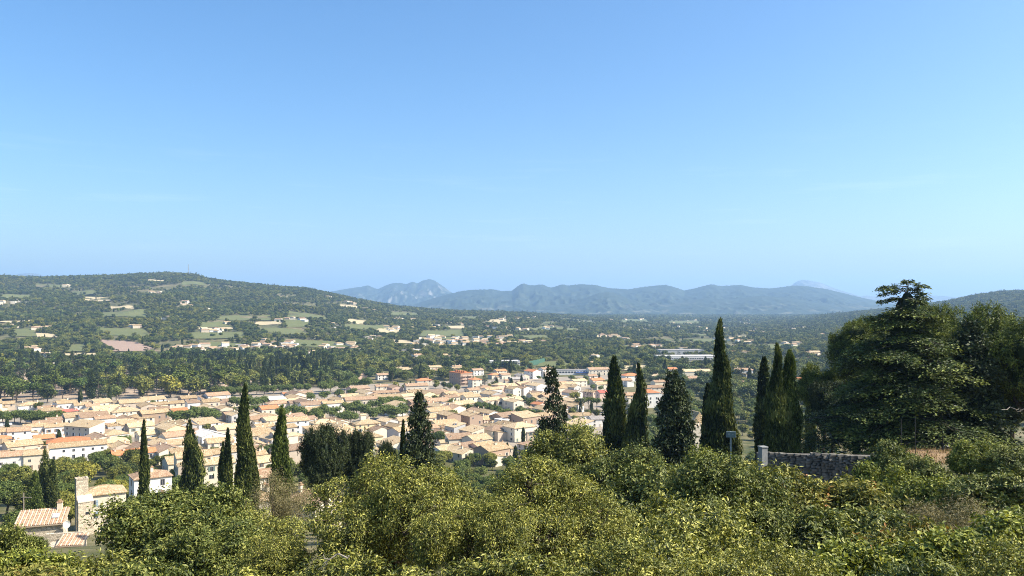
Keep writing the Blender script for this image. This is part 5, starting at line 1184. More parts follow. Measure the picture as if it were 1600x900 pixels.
def town_trees():
    r = random.Random(9); put_ = [(q[0], q[1]) for q in TREES]; c = 0; t_ = 0
    while c < 85 and t_ < 9000:
        t_ += 1; d = r.uniform(345, 820); px = r.uniform(0, 960) if r.random() < 0.55 else r.uniform(560, 960); x = at(px, d); pyg = HZ+CZ*F/d
        if pyg < np.interp(px, [0, 420, 560, 960], [640, 634, 612, 590]): continue
        if any((a_-x)**2+(b_-d)**2 < 64 for a_, b_ in put_) or any(hypot(hx-x, hy-d) < max(hl, hw)*0.42+2.0 for hx, hy, hl, hw, _ in HOUSES if abs(hy-d) < 25): continue
        h = r.uniform(5, 8.5); k = r.choice(['broad', 'broad', 'plane', 'cypress']); x0, y0, land = min(LAND, key=lambda q: (q[0]-x)**2+(q[1]-d)**2)
        mid_tree(k, x, d, h*(1.3 if k == 'cypress' else 1), '%s %s among the roofs near %s' % ('tall' if h > 7.3 else 'low' if h < 6 else 'mid-sized', {'broad': 'dark leafy tree', 'plane': 'light green tree', 'cypress': 'slim cypress'}[k], land), 'trees among the town roofs', wide=r.uniform(0.9, 1.2)); put_.append((x, d)); c += 1
town_trees()
def gardens():
    """trees between the last houses and on the bank, and the dense hollow behind the cypresses"""
    r = random.Random(31); n = 0; put_ = [(q[0], q[1]) for q in TREES]
    for reg, num, d0, d1, p0, p1, hs_ in (('bank', 95, 150, 345, -20, 860, (5, 8)), ('hollow', 214, 110, 640, 880, 1330, (6, 10)), ('bank', 60, 340, 430, -20, 330, (4, 6)), ('bank', 70, 270, 400, 400, 870, (4, 7)), ('bank', 60, 110, 300, 560, 900, (5, 8))):
        t_ = 0; c = 0
        while c < num and t_ < num*30:
            t_ += 1; d = d0+(d1-d0)*r.random()**0.8; x = at(r.uniform(p0, p1), d); px = 800+F*x/d
            if any(hypot(hx-x, hy-d) < max(hl, hw)*0.5+3.5 for hx, hy, hl, hw, _ in HOUSES if abs(hy-d) < 30): continue
            if any((a_-x)**2+(b_-d)**2 < (4.6 if reg == 'hollow' else 6)**2 for a_, b_ in put_): continue
            h = r.uniform(*hs_); top = HZ+(CZ-Tf(x, d)-h)*F/d
            if reg == 'bank' and top < np.interp(px, [0, 100, 170, 330, 420, 860], [722, 705, 702, 705, 690, 688]): continue
            if reg == 'hollow' and top < np.interp(px, [880, 950, 1040, 1060, 1180, 1240, 1330], [640, 618, 636, 586, 584, 600, 590]): continue
            # leave the views of the tower, the near houses and the timber frame open
            if any(abs(px-a_) < w_ and d < dd and top < py_ for a_, w_, dd, py_ in ((145, 40, 196, 800), (235, 24, 222, 760), (366, 36, 148, 815), (66, 50, 126, 855), (1086, 16, 203, 668), (1020, 22, 600, 650), (1255, 12, 560, 630), (492, 20, 130, 800))): continue
            k = r.choice(['broad', 'broad', 'plane', 'broad', 'broad', 'plane', 'umbrella'] if reg == 'hollow' else ['broad', 'plane', 'broad'])
            x0, y0, land = min(LAND, key=lambda q: (q[0]-x)**2+(q[1]-d)**2)
            wi = r.uniform(0.95, 1.2); wa = 'wide ' if wi > 1.12 else 'slim ' if wi < 1.03 else ''
            if reg == 'hollow': land = min(BEHIND, key=lambda q: abs(q[0]-px))[1]
            lab = wa+'%s %s %s %s' % ('tall' if h > hs_[0]+0.7*(hs_[1]-hs_[0]) else 'small' if h < hs_[0]+0.3*(hs_[1]-hs_[0]) else 'middling', {'broad': 'dark leafy tree', 'plane': 'light green tree', 'umbrella': 'umbrella pine'}[k], 'on the bank below' if reg == 'bank' else 'in the hollow close behind' if d < 230 else 'in the hollow behind' if d < 430 else 'far across the hollow behind', land)
            mid_tree(k, x, d, h, lab, 'trees of the '+reg, wide=wi); put_.append((x, d)); c += 1
gardens()

# ---------------------------------------------------------------- villas of the valley and hills
VILLA = [ # centre px, py, half width, half height, count, where
 (52, 544, 14, 3, 4, 'by the narrow meadow'), (78, 554, 10, 2, 3, 'by the narrow meadow'), (14, 569, 18, 3, 5, 'behind the park wood'), (88, 566, 14, 4, 5, 'behind the park wood'),
 (290, 543, 24, 4, 8, 'beside the ploughed field'), (322, 541, 12, 3, 4, 'beside the ploughed field'), (372, 541, 28, 4, 10, 'beyond the cypress grove'),
 (430, 537, 32, 6, 18, 'beyond the cypress grove'), (482, 551, 18, 4, 6, 'beyond the cypress grove'), (530, 541, 30, 5, 12, 'beyond the cypress grove'),
 (668, 532, 26, 9, 18, 'in the pale housing estate'), (740, 532, 58, 7, 40, 'in the pale housing estate'), (640, 545, 12, 3, 3, 'in the woods'),
 (825, 534, 26, 2.5, 8, 'past the housing estate'), (1006, 541, 24, 3, 9, 'behind the supermarket'), (955, 527, 24, 4, 9, 'by the dry valley field'),
 (910, 506, 14, 2, 4, 'far down the valley'), (1068, 507, 18, 3, 6, 'far down the valley'), (1150, 531, 36, 4, 10, 'beside the supermarket'), (1186, 515, 14, 4, 6, 'beside the supermarket'),
 (1238, 538, 14, 4, 5, 'beside the cedar grove'), (1285, 555, 30, 5, 12, 'beside the cedar grove'), (1225, 560, 16, 4, 5, 'beside the cedar grove'),
 (108, 445, 12, 2, 3, 'on the wooded hill'), (238, 457, 14, 3, 6, 'on the wooded hill'), (292, 474, 10, 4, 4, 'on the wooded hill'), (330, 483, 8, 2, 2, 'on the wooded hill'), (258, 496, 12, 2, 3, 'on the wooded hill'),
 (218, 509, 12, 2, 4, 'below the wooded hill'), (338, 514, 20, 3, 6, 'below the wooded hill'), (352, 503, 6, 2, 2, 'below the wooded hill'), (22, 471, 22, 3, 5, 'on the wooded hill'), (10, 509, 14, 2, 4, 'below the wooded hill'), (70, 511, 14, 2, 4, 'below the wooded hill'),
 (560, 474, 26, 4, 9, 'on the hill spur'), (580, 483, 14, 3, 4, 'on the hill spur'), (520, 465, 12, 2, 2, 'on the hill spur'), (625, 498, 24, 2, 7, 'below the hill spur'), (625, 511, 22, 4, 8, 'by the green vineyards'), (528, 508, 10, 4, 4, 'by the green vineyards'),
 (455, 497, 26, 3, 6, 'by the green vineyards'), (700, 508, 30, 4, 6, 'by the green vineyards'), (780, 510, 30, 4, 6, 'far down the valley'), (850, 515, 40, 6, 5, 'far down the valley'), (960, 510, 50, 6, 5, 'far down the valley'), (1100, 512, 50, 6, 6, 'far down the valley'),
 (1200, 502, 60, 5, 5, 'far down the valley'), (1000, 500, 60, 4, 6, 'far down the valley'), (1120, 498, 60, 3, 6, 'far down the valley'), (880, 495, 60, 3, 7, 'far down the valley'), (1240, 518, 50, 5, 8, 'far down the valley'), (760, 496, 60, 3, 6, 'far down the valley'),
 (585, 528, 20, 4, 5, 'in the woods'), (700, 556, 14, 4, 4, 'in the woods'), (650, 560, 20, 4, 3, 'in the woods'), (700, 577, 26, 3, 6, 'by the brown block'), (630, 578, 14, 3, 3, 'by the brown block'),
]
def villas():
    r = random.Random(11); spec = []; got = []
    for cx, cy_, rx, ry, num, where in VILLA:
        for _ in range(num):
            for tr in range(6):
                px, py = cx+r.uniform(-1, 1)*rx, cy_+r.uniform(-1, 1)*ry
                x, y = hit(px, py, 4.0, d0=500)
                if y > 6200 or not clear(x, y, 13, 10, 0.5) or any(hypot(x-a_, y-b_) < 15 for a_, b_ in got): continue
                break
            else: continue
            got.append((x, y)); spec.append((x, y, where))
    spec.sort(key=lambda q: q[1]); far = MB()
    for i, (x, y, where) in enumerate(spec):
        k = 1+max(0, (y-1800)/3500)*0.6
        L, W = r.uniform(10, 17)*k, r.uniform(8, 11)*k; h = r.choice([3.6, 4.2, 5.8]); yaw = r.uniform(-50, 50)
        if i >= 285:
            q = prism_walls(L, W, h, W*0.16, 'gable'), roof_shape(L, W, h, W*0.16, 'gable'); ca, sa = cos(radians(yaw)), sin(radians(yaw)); z = Tf(x, y)
            for m_, b_ in enumerate(q):
                V = np.concatenate(b_.V); V = np.stack([V[:, 0]*ca-V[:, 1]*sa+x, V[:, 0]*sa+V[:, 1]*ca+y, V[:, 2]+z], -1)
                far.add(V, [f for kk in b_.f for f in b_.f[kk]], m_)
            HOUSES.append((x, y, L, W, radians(yaw))); continue
        rc = r.choice(['tan', 'pale', 'terracotta', 'terracotta', 'tan']); wc = r.choice(['white', 'white', 'cream', 'cream', 'beige'])
        kd = r.choice(['gable', 'hip', 'gable', 'gable', 'flat']) ; rc = 'white' if kd == 'flat' else rc
        sz = 'long ' if L/k > 15 else 'small ' if L/k < 11.5 else ''; tl = 'two-storey ' if h > 5 else ''
        lab = '%s%s%s %svilla with %s roof %s' % (sz, tl, CN[wc], 'flat-topped ' if kd == 'flat' else 'hip-roofed ' if kd == 'hip' else '', RN[rc], where)
        house_at(x, y, L, W, h, yaw, rc, wc, kd, lab, win=y < 1150, name='villa', cat='villa', group='villas '+where)
    if far.n: tag(obj('far_houses', far.mesh('far_houses', [WALL['cream'], ROOF['tan']])), 'tiny scattered farmhouses at the far end of the valley', 'houses', kind='stuff')
villas()

# labels of the remaining town houses: look plus the nearest landmark
def label_rest():
    for nm, (x, y, L, W, h, rc, wc, kind, lab, nw, group) in META.items():
        o = bpy.data.objects[nm]
        if not lab:
            x0, y0, land = min(LAND, key=lambda q: (q[0]-x)**2+(q[1]-y)**2); dd = hypot(x0-x, y0-y)
            rel = 'beside' if dd < 16 else 'near'
            if dd >= 16 and y > y0+12: rel = 'behind'
            elif dd >= 16 and y < y0-12: rel = 'below'
            size = 'tall' if h >= 8 else 'low' if h < 5.3 else ''
            lng = 'long' if L > 16 else 'small' if L < 10 else ''
            shp = {'gable': 'gabled', 'hip': 'hip', 'shed': 'single-slope', 'flat': 'flat'}[kind]
            lab = ' '.join(s for s in (lng, size, CN[wc], 'house with', RN[rc], shp, 'roof', rel, land) if s)
            o['label'] = lab
        LABELS.setdefault(lab, []).append(o)
    for lab, os_ in LABELS.items():
        if len(os_) > 1:
            for o in os_:
                if 'group' not in o: o['group'] = 'old town houses'
        elif 'group' not in os_[0] and os_[0].name.startswith('house'): os_[0]['group'] = 'old town houses'
label_rest()

# ---------------------------------------------------------------- near cottages, tower and small things at the left
def tiled_roof(L, W, rise, pitch=0.30):
    """rows of half-round tiles running down one slope"""
    n = int(L/pitch); b = MB(); sl = hypot(W, rise)
    for i in range(n):
        x = -L/2+(i+0.5)*pitch; prof = [(-0.5, 0.0), (-0.3, 0.09), (0, 0.13), (0.3, 0.09), (0.5, 0.0)]
        V = [(x+u*pitch, t*W-W/2, t*rise+v) for t in (0, 1) for u, v in prof]
        b.add(V, [(j, j+1, j+6, j+5) for j in range(4)], i % 2)
    b.box((0, 0, rise/2-0.1), (L, 0.01, 0.01)); 
    V = [(-L/2, -W/2, -0.02), (L/2, -W/2, -0.02), (L/2, W/2, rise-0.02), (-L/2, W/2, rise-0.02)]; V += [(x, y, z-0.18) for x, y, z in V]
    b.add(V, [(0, 1, 2, 3), (7, 6, 5, 4), (0, 4, 5, 1), (1, 5, 6, 2), (2, 6, 7, 3), (3, 7, 4, 0)], 2)
    return b
TILE = [plain('tile_pale', (0.54, 0.42, 0.29), 0.9, 0.45, 2.2), plain('tile_red', (0.42, 0.25, 0.16), 0.9, 0.5, 2.2), plain('roof_batten', (0.40, 0.31, 0.22), 0.9)]
def cottage():
    d = 128.0; px = 66; x = at(px, d); zr = zpix(806, d); z = Tf(x, d)
    o = thing('cottage', 'stone cottage with striped red and cream tile roof and satellite dish', 'cottage', (x, d, z), radians(20))
    hh = zr-z-0.5
    obj('wall', MB().box((0, 0, hh/2-1.6), (6.8, 4.0, hh+2.2)).mesh('wall', WALL['stone']), o)
    rf = obj('roof', tiled_roof(7.4, 4.9, 1.5).mesh('roof', TILE), o, (0, 0, hh-0.45)); rf['kind'] = 'stuff'
    obj('roof_hatch', MB().box((0, 0, 0), (1.0, 1.4, 0.14)).mesh('roof_hatch', plain('zinc', (0.45, 0.45, 0.44), 0.5)), rf, (2.0, -0.2, 0.87)).rotation_euler = (math.atan(1.5/4.9), 0, 0)
    obj('chimney', CHIM, rf, (2.2, 2.0, 1.0))
    # dish
    b = MB(); k = 20
    V = [(0, -0.02, 0)]+[(0.55*rr*cos(2*pi*j/k), -0.14*rr*rr, 0.62*rr*sin(2*pi*j/k)) for rr in (0.5, 1.0) for j in range(k)]
    b.add(V, [(0, 1+j, 1+(j+1) % k) for j in range(k)]+[(1+j, 1+k+j, 1+k+(j+1) % k, 1+(j+1) % k) for j in range(k)])
    b.tube([(0, 0, 0), (0, 0.5, -0.5), (0, 0.5, -1.3)], 0.04, 6); b.tube([(0, -0.1, -0.6), (0, -0.7, 0)], 0.02, 5)
    obj('satellite_dish', b.mesh('satellite_dish', plain('dish_white', (0.80, 0.80, 0.78), 0.45)), o, (4.0, -2.6, hh-0.6), radians(12))
    # lower wing
    w2 = thing('outbuilding', 'low stone outbuilding with striped tile lean-to roof below the cottage', 'outbuilding', (at(104, 122), 122, Tf(at(104, 122), 122)), radians(12))
    zz = zpix(846, 122)-w2.location.z
    obj('wall', MB().box((0, 0, zz/2-1.3), (5.0, 3.0, zz+2)).mesh('wall', WALL['stone']), w2)
    r2 = obj('roof', tiled_roof(4.0, 3.4, 0.9).mesh('roof', TILE), w2, (0.9, -0.1, zz-0.2)); r2['kind'] = 'stuff'
    obj('terrace_wall', MB().box((0, 0, 0), (5.6, 0.5, 1.2)).mesh('terrace_wall', WALL['stone']), w2, (-1.0, 2.2, zz+0.2))
cottage()
def tower():
    d = 196.0; x = at(127.5, d); z = Tf(x, d); top = zpix(749, d)-z
    o = thing('stone_tower', 'square rough stone tower beside the cream hip-roofed house', 'tower', (x, d, z), radians(36))
    obj('wall', MB().box((0, 0, top/2-1.5), (2.7, 2.7, top+3)).mesh('wall', WALL['stone']), o)
    # coping stones along the top
    st = MB().box((0, 0, 0), (0.5, 0.44, 0.42)).mesh('coping_stone', WALL['stone'])
    for s in range(4):
        for k in range(5):
            u = -1.1+k*0.54; px_, py_ = [(u, -1.2), (1.2, u), (-u, 1.2), (-1.2, -u)][s]
            obj('coping_stone', st, o, (px_, py_, top+0.2+random.uniform(-0.08, 0.12)), s*pi/2)
    low_ = thing('stone_keep', 'lower stone wing with slanted top at the foot of the tower', 'ruin', (at(133, 186), 186, Tf(at(133, 186), 186)), radians(36))
    h2 = zpix(779, 186)-low_.location.z
    obj('wall', prism_walls(3.2, 2.9, h2-0.6, 1.0, 'shed').mesh('wall', WALL['stone']), low_)
    obj('coping', roof_shape(3.2, 2.9, h2-0.6, 1.0, 'shed', 0.1, 0.15).mesh('coping', WALL['beige']), low_)
    obj('opening', MB().box((0, 0, 0), (0.7, 0.1, 0.6)).mesh('opening', GLASS), low_, (0.3, -1.48, h2-3.2))
tower()
def pole():
    d = 150; x = at(37, d); z = Tf(x, d); top = zpix(770, d)-z
    o = thing('utility_pole', 'wooden utility pole with a crossarm behind the cottage', 'pole', (x, d, z))
    obj('post', MB().tube([(0, 0, -0.5), (0, 0, top)], [0.13, 0.09], 8).mesh('post', plain('weathered_wood', (0.30, 0.25, 0.2), 0.9)), o)
    obj('crossarm', MB().box((0.5, 0, top-0.9), (2.0, 0.12, 0.12)).mesh('crossarm', bpy.data.materials['weathered_wood']), o)
pole()

# ---------------------------------------------------------------- stone wall, terrace, fence, panel at the right
def dry_wall():
    d0 = 56.0; r = np.random.default_rng(4)
    xa, xb = at(1186, d0), at(1368, d0-3); n = 34
    o = thing('dry_stone_wall', 'dry stone retaining wall, darkened as in shade, under the great cedar', 'wall', (xa, d0, 0))
    xs = np.linspace(xa, xb, 120); ys = np.linspace(d0, d0-3, 120)
    top = zpix(np.interp(np.linspace(0, 1, 120), [0, 0.3, 1], [707, 708, 711]), ys)
    b = MB(); zb = T(xs, ys)-1.0
    core = MB()
    for i in range(119):
        core.box(((xs[i]+xs[i+1])/2-xa, (ys[i]+ys[i+1])/2-d0+0.35, (top[i]+zb[i])/2-0.06), (xs[i+1]-xs[i]+0.01, 0.5, top[i]-zb[i]-0.1))
    obj('wall_core', core.mesh('wall_core', plain('wall_heart', (0.15, 0.135, 0.115), 0.95, 0.4, 1.6)), o)  # as dark as the stones, shade put into its colour too
    row = 0; z = float(zb.min())
    hmax = float(top.max())
    while z < hmax:
        hgt = r.uniform(0.12, 0.24); u = r.uniform(0, 0.3)
        while u < xb-xa:
            wd = r.uniform(0.18, 0.5); x = xa+u+wd/2
            if x > xb: break
            yy = np.interp(x, xs, ys)
            if z+hgt < np.interp(x, xs, top)+0.1 and z+hgt > np.interp(x, xs, zb):
                P = np.array([[sx*(wd/2-0.015), sy*0.14, sz*(hgt/2-0.012)] for sz in (-1, 1) for sy in (-1, 1) for sx in (-1, 1)])+r.normal(0, 0.018, (8, 3))
                b.add(P+np.array([x-xa, yy-d0+r.uniform(-0.03, 0.05), z+hgt/2]), [(0, 2, 3, 1), (4, 5, 7, 6), (0, 1, 5, 4), (2, 6, 7, 3), (0, 4, 6, 2), (1, 3, 7, 5)])
            u += wd
        z += hgt
    s = obj('stone', b.mesh('stone', plain('wall_stones', (0.17, 0.155, 0.13), 0.95, 0.4, 1.6, bump=0.5)), o); s['kind'] = 'stuff'  # stone colour darkened to carry the shade under the cedar
    return o
dry_wall()
def terrace():
    d = 62; c = [(at(1395, 68), 68), (at(1540, 68), 68), (at(1535, 52), 52), (at(1400, 54), 54)]
    n = 14; u = np.linspace(0, 1, n+1); U, W_ = np.meshgrid(u, u); c = np.array(c)
    P = c[0]*((1-U)*(1-W_))[..., None]+c[1]*(U*(1-W_))[..., None]+c[2]*(U*W_)[..., None]+c[3]*((1-U)*W_)[..., None]
    Z = T(P[..., 0], P[..., 1])+0.06+(fbm(P[..., 0]*1.1, P[..., 1]*1.1)-0.3)*0.25; m = n+1; i = np.arange(n)[:, None]*m+np.arange(n)[None, :]
    tag(obj('terrace_ground', new_mesh('terrace_ground', np.concatenate([P, Z[..., None]], -1), [np.stack([i, i+1, i+m+1, i+m], -1).reshape(-1, 4)], M['dry_grass'], smooth=True)), kind='structure')
    # dry grass tufts
    r = np.random.default_rng(8); k = 5000; xx = r.uniform(c[:, 0].min(), c[:, 0].max(), k); yy = r.uniform(52, 68, k)
    V = leafset(np.stack([xx, yy, T(xx, yy)], -1), r.normal(0, 1, (k, 3))*np.array([1, 1, 0.1]), r.uniform(0.2, 0.5, k), 0.05, r, np.array([0, 0, 1.0])+r.normal(0, 0.35, (k, 3)), 0.1)
    tag(obj('dry_grass', new_mesh('dry_grass', V, [lq(k)], foliage('dry_grass_blades', (0.16, 0.09, 0.04), (0.36, 0.24, 0.13), (0.50, 0.38, 0.22), 0.2), v=r.random(k))), 'dry brown grass on the terrace under the cedar', 'grass', kind='stuff')
    MET = plain('dark_metal', (0.025, 0.025, 0.025), 0.8)
    f = thing('wire_fence', 'thin dark wire fence with metal posts along the dry grass terrace', 'fence', (0, 0, 0))
    pts = []
    for px, t_, dd in ((1408, 655, 57), (1430, 651, 57), (1473, 682, 57), (1500, 680, 57)):
        x = at(px, dd); z0 = Tf(x, dd); z1 = max(zpix(t_, dd), z0+1.3); pts.append((x, dd, z0, z1))
        obj('post', MB().tube([(0, 0, -0.3), (0, 0, z1-z0)], 0.032, 6).mesh('post', MET), f, (x, dd, z0))
    for q in (0.35, 0.65, 0.95):
        b = MB()
        for a_, c_ in zip(pts, pts[1:]):
            h_ = 1.15; b.tube([(a_[0], a_[1], a_[2]+q*h_), ((a_[0]+c_[0])/2, a_[1], (a_[2]+c_[2])/2+q*h_-0.03), (c_[0], c_[1], c_[2]+q*h_)], 0.008, 4)
        obj('wire', b.mesh('wire', MET), f)
    rock = plain('pale_rock', (0.55, 0.52, 0.47), 0.9, 0.2, 2, bump=0.4)
    for i, (px, dd, s, lab) in enumerate([(1484, 66, 0.45, 'pale rock at the back of the dry grass terrace'), (1440, 66, 0.4, 'whitish boulder behind the fence posts'), (1478, 60, 0.3, 'small pale stone by the fence post')]):
        V_, F_ = ico(2); k = 1+0.45*(fbm(V_[:, 0]*1.7+i*9, V_[:, 1]*1.7+V_[:, 2])-0.5)*2; x = at(px, dd)
        tag(obj('rock', new_mesh('rock', V_*k[:, None]*np.array([s*1.3, s, s*0.7]), [F_], rock), None, (x, dd, Tf(x, dd)+0.2)), lab, 'rock')
terrace()
def panel():
    d = 47.0; x = at(1142, d); z = Tf(x, d); zt = zpix(674, d)-z
    o = thing('info_panel', 'blue-grey information panel on a metal post before the tallest cypress', 'sign', (x, d, z), radians(-8))
    G = plain('panel_grey', (0.11, 0.16, 0.16), 0.7); fr = plain('panel_frame', (0.20, 0.24, 0.24), 0.7)
    obj('post', MB().box((0, 0.06, zt/2), (0.09, 0.09, zt)).mesh('post', fr), o)
    bd = obj('board', MB().box((0, 0, 0), (0.56, 0.06, 0.36)).mesh('board', fr), o, (0, -0.03, zt-0.18))
    obj('face', MB().box((0, 0, 0), (0.50, 0.02, 0.30)).mesh('face', G), bd, (0, -0.035, 0))
    for k, (w_, zz, xx) in enumerate([(0.16, 0.07, -0.12), (0.12, 0.0, -0.14), (0.1, 0.02, 0.1)]):
        obj('printed_line', MB().box((0, 0, 0), (w_, 0.004, 0.04)).mesh('printed_line', fr), bd, (xx, -0.047, zz))
    d = 50; x = at(1192, d); z = Tf(x, d); zt = zpix(697, d)-z
    c = thing('concrete_post', 'short concrete pillar at the near end of the stone wall', 'pillar', (x, d, z), 0.3)
    CO = plain('concrete', (0.24, 0.24, 0.23), 0.9, 0.2, 4)
    obj('shaft', MB().box((0, 0, zt/2-0.3), (0.42, 0.42, zt+0.4)).mesh('shaft', CO), c); obj('cap', MB().box((0, 0, zt-0.05), (0.48, 0.48, 0.08)).mesh('cap', CO), c)
    # red stick low in the bushes, pale dead branches
    d = 24; x = at(1370, d); st = obj('stick', MB().tube([(0, 0, -1.2), (-0.12, 0, 0.1), (-0.2, 0.0, 0.45)], [0.05, 0.045, 0.03], 7).mesh('stick', plain('reddish_wood', (0.52, 0.20, 0.12), 0.7)), None, (x, d, zpix(875, d)))
    tag(st, 'short reddish stick poking out of the green shrubs', 'stick')
    for i, (px, py, dd, dx, dz, lab) in enumerate([(1565, 640, 58, 2.4, -0.35, 'pale dead branch hanging under the bright pines'), (905, 655, 40, 0.5, 1.5, 'bare grey forked branch beside the dark slender cypress'), (545, 868, 12, -0.5, -0.25, 'arched bare twig over the yellow shrub')]):
        x = at(px, dd); t = Tree(200+i); k = 0.35+dd/90
        P = t.limb((0, 0, 0), (dx, 0.1, dz), 0.035*k, 0.012*k, 8, 0.16, 0.12, 5)
        for j in (3, 4, 5, 6): t.limb(P[j], P[j]+np.array([dx*0.25+t.r.normal(0, .15), t.r.normal(0, .2), t.r.uniform(-.1, .35)]), 0.016*k, 0.005*k, 5, 0.2, 0.05, 4)
        tag(obj('dead_branch', t.wood.mesh('dead_branch', PALE_WOOD), None, (x, dd, zpix(py, dd))), lab, 'branch')
panel()
def timber_roof():
    d = 205.0; x = at(1086, d); z = zpix(664, d)
    o = thing('timber_roof_frame', 'unfinished gable roof frame of light timber rafters among dark conifers', 'roof frame', (x, d, Tf(x, d)), radians(14))
    hz_ = z-o.location.z; TI = plain('new_timber', (0.62, 0.46, 0.28), 0.8, 0.25, 3)
    obj('wall', MB().box((0, 0, hz_/2-1), (5.2, 5.0, hz_+2)).mesh('wall', WALL['cream']), o)
    for k in range(6):
        yy = -2.4+k*0.95
        obj('rafter', MB().tube([(-2.7, yy, hz_), (0, yy, hz_+3.6)], 0.09, 4).mesh('rafter', TI), o); obj('rafter', MB().tube([(2.7, yy, hz_), (0, yy, hz_+3.6)], 0.09, 4).mesh('rafter', TI), o)
    for k in range(9):
        xx = -2.0+k*0.5; obj('stud', MB().box((xx, -2.45, hz_+(3.6*(1-abs(xx)/2.7))/2), (0.12, 0.1, 3.6*(1-abs(xx)/2.7))).mesh('stud', TI), o)
    obj('ridge_beam', MB().box((0, 0, hz_+3.62), (0.16, 5.4, 0.2)).mesh('ridge_beam', TI), o)
    obj('roof_slope', MB().add([(-2.8, -2.2, hz_-0.05), (-0.05, -2.2, hz_+3.6), (-0.05, 2.5, hz_+3.6), (-2.8, 2.5, hz_-0.05), (-2.8, -2.2, hz_-0.1), (-0.05, -2.2, hz_+3.5), (-0.05, 2.5, hz_+3.5), (-2.8, 2.5, hz_-0.1)], [(0, 1, 2, 3), (7, 6, 5, 4), (0, 4, 5, 1), (2, 6, 7, 3)]).mesh('roof_slope', ROOF['tan']), o)
timber_roof()
def mast():
    x, y = hit(294.5, 429, 0); x, y = at(294.5, RIDGE-40), RIDGE-40; z = Tf(x, y); top = zpix(413, y)-z
    o = thing('radio_mast', 'thin lattice radio mast on top of the wooded hill', 'mast', (x, y, z))
    MT = plain('mast_steel', (0.35, 0.34, 0.33), 0.5); b = MB()
    for k in range(3): a_ = k*2.094; b.tube([(1.3*cos(a_), 1.3*sin(a_), -1), (0.5*cos(a_), 0.5*sin(a_), top)], 0.28, 5)
    obj('legs' if False else 'lattice', b.mesh('lattice', MT), o)
    for f_ in (0.55, 0.75): obj('antenna', MB().box((0, 0, top*f_), (2.6, 1.2, 2.4)).mesh('antenna', MT), o)
mast()
def net_fence():
    o = thing('net_fence', 'tall green net fence along the sports ground', 'fence', (0, 0, 0)); GN = plain('green_net', (0.06, 0.13, 0.09), 0.85)
    a_ = np.array(hit(822, 574)); c_ = np.array(hit(851, 567)); n = 8; POST = MB().tube([(0, 0, 0), (0, 0, 7)], 0.09, 6).mesh('post', GN)
    for i in range(n+1):
        p = a_+(c_-a_)*i/n; obj('post', POST, o, (p[0], p[1], Tf(*p)))
    V = []; fs = []
    for i in range(n+1):
        p = a_+(c_-a_)*i/n; z = Tf(*p); V += [(p[0], p[1], z+0.2), (p[0], p[1], z+6.8), (p[0]+0.05, p[1]+0.05, z+0.2), (p[0]+0.05, p[1]+0.05, z+6.8)]
        if i: k = i*4; fs += [(k-4, k, k+1, k-3), (k-2, k-1, k+3, k+2)]
    obj('net', MB().add(V, fs).mesh('net', GN), o)
net_fence()
def cars():
    b = MB(); pr = [(-2.1, .35), (-2.1, .85), (-1.5, .95), (-1.0, 1.42), (0.6, 1.45), (1.3, .95), (2.1, .8), (2.1, .35)]; k = len(pr)
    b.add([(x, s*0.85*(0.85 if z > 1.2 else 1), z) for s in (-1, 1) for x, z in pr], [tuple(range(k)), tuple(range(k, 2*k))[::-1]]+[(i, (i+1) % k, (i+1) % k+k, i+k) for i in range(k)])
    bodies = [b.mesh('body', plain('car_'+n, c, 0.3, 0.05, 1, 0.5)) for n, c in dict(white=(0.75, 0.75, 0.74), red=(0.45, 0.05, 0.04), grey=(0.25, 0.26, 0.28)).items()]
    wh = MB().tube([(0, -0.1, 0), (0, 0.1, 0)], 0.32, 12).mesh('wheel', plain('tyre', (0.03, 0.03, 0.03), 0.8)); gl = MB().box((-0.2, 0, 1.18), (1.9, 1.52, 0.34)).mesh('side_glass', GLASS)
    for px, py, c, lab in [(4, 634, 0, 'white car parked under the umbrella pines of the park edge'), (8, 636, 1, 'red car parked beside the white car'), (13, 633, 0, 'second white car next to the red car'), (2, 664, 0, 'white car parked below the trimmed plane tree row'), (9, 663, 2, 'grey car below the trimmed plane tree row'), (16, 663, 0, 'white car nearest the tan-roofed row houses')]:
        x, y = hit(px, py, 0.7); o = thing('parked_car', lab, 'car', (x, y, Tf(x, y)+0.17), radians(40 if c else 130), 'parked cars')
        obj('body', bodies[c], o); obj('side_glass', gl, o)
        for sx in (-1.35, 1.35):
            for sy in (-0.82, 0.82): obj('wheel', wh, o, (sx, sy, 0.32))
cars()
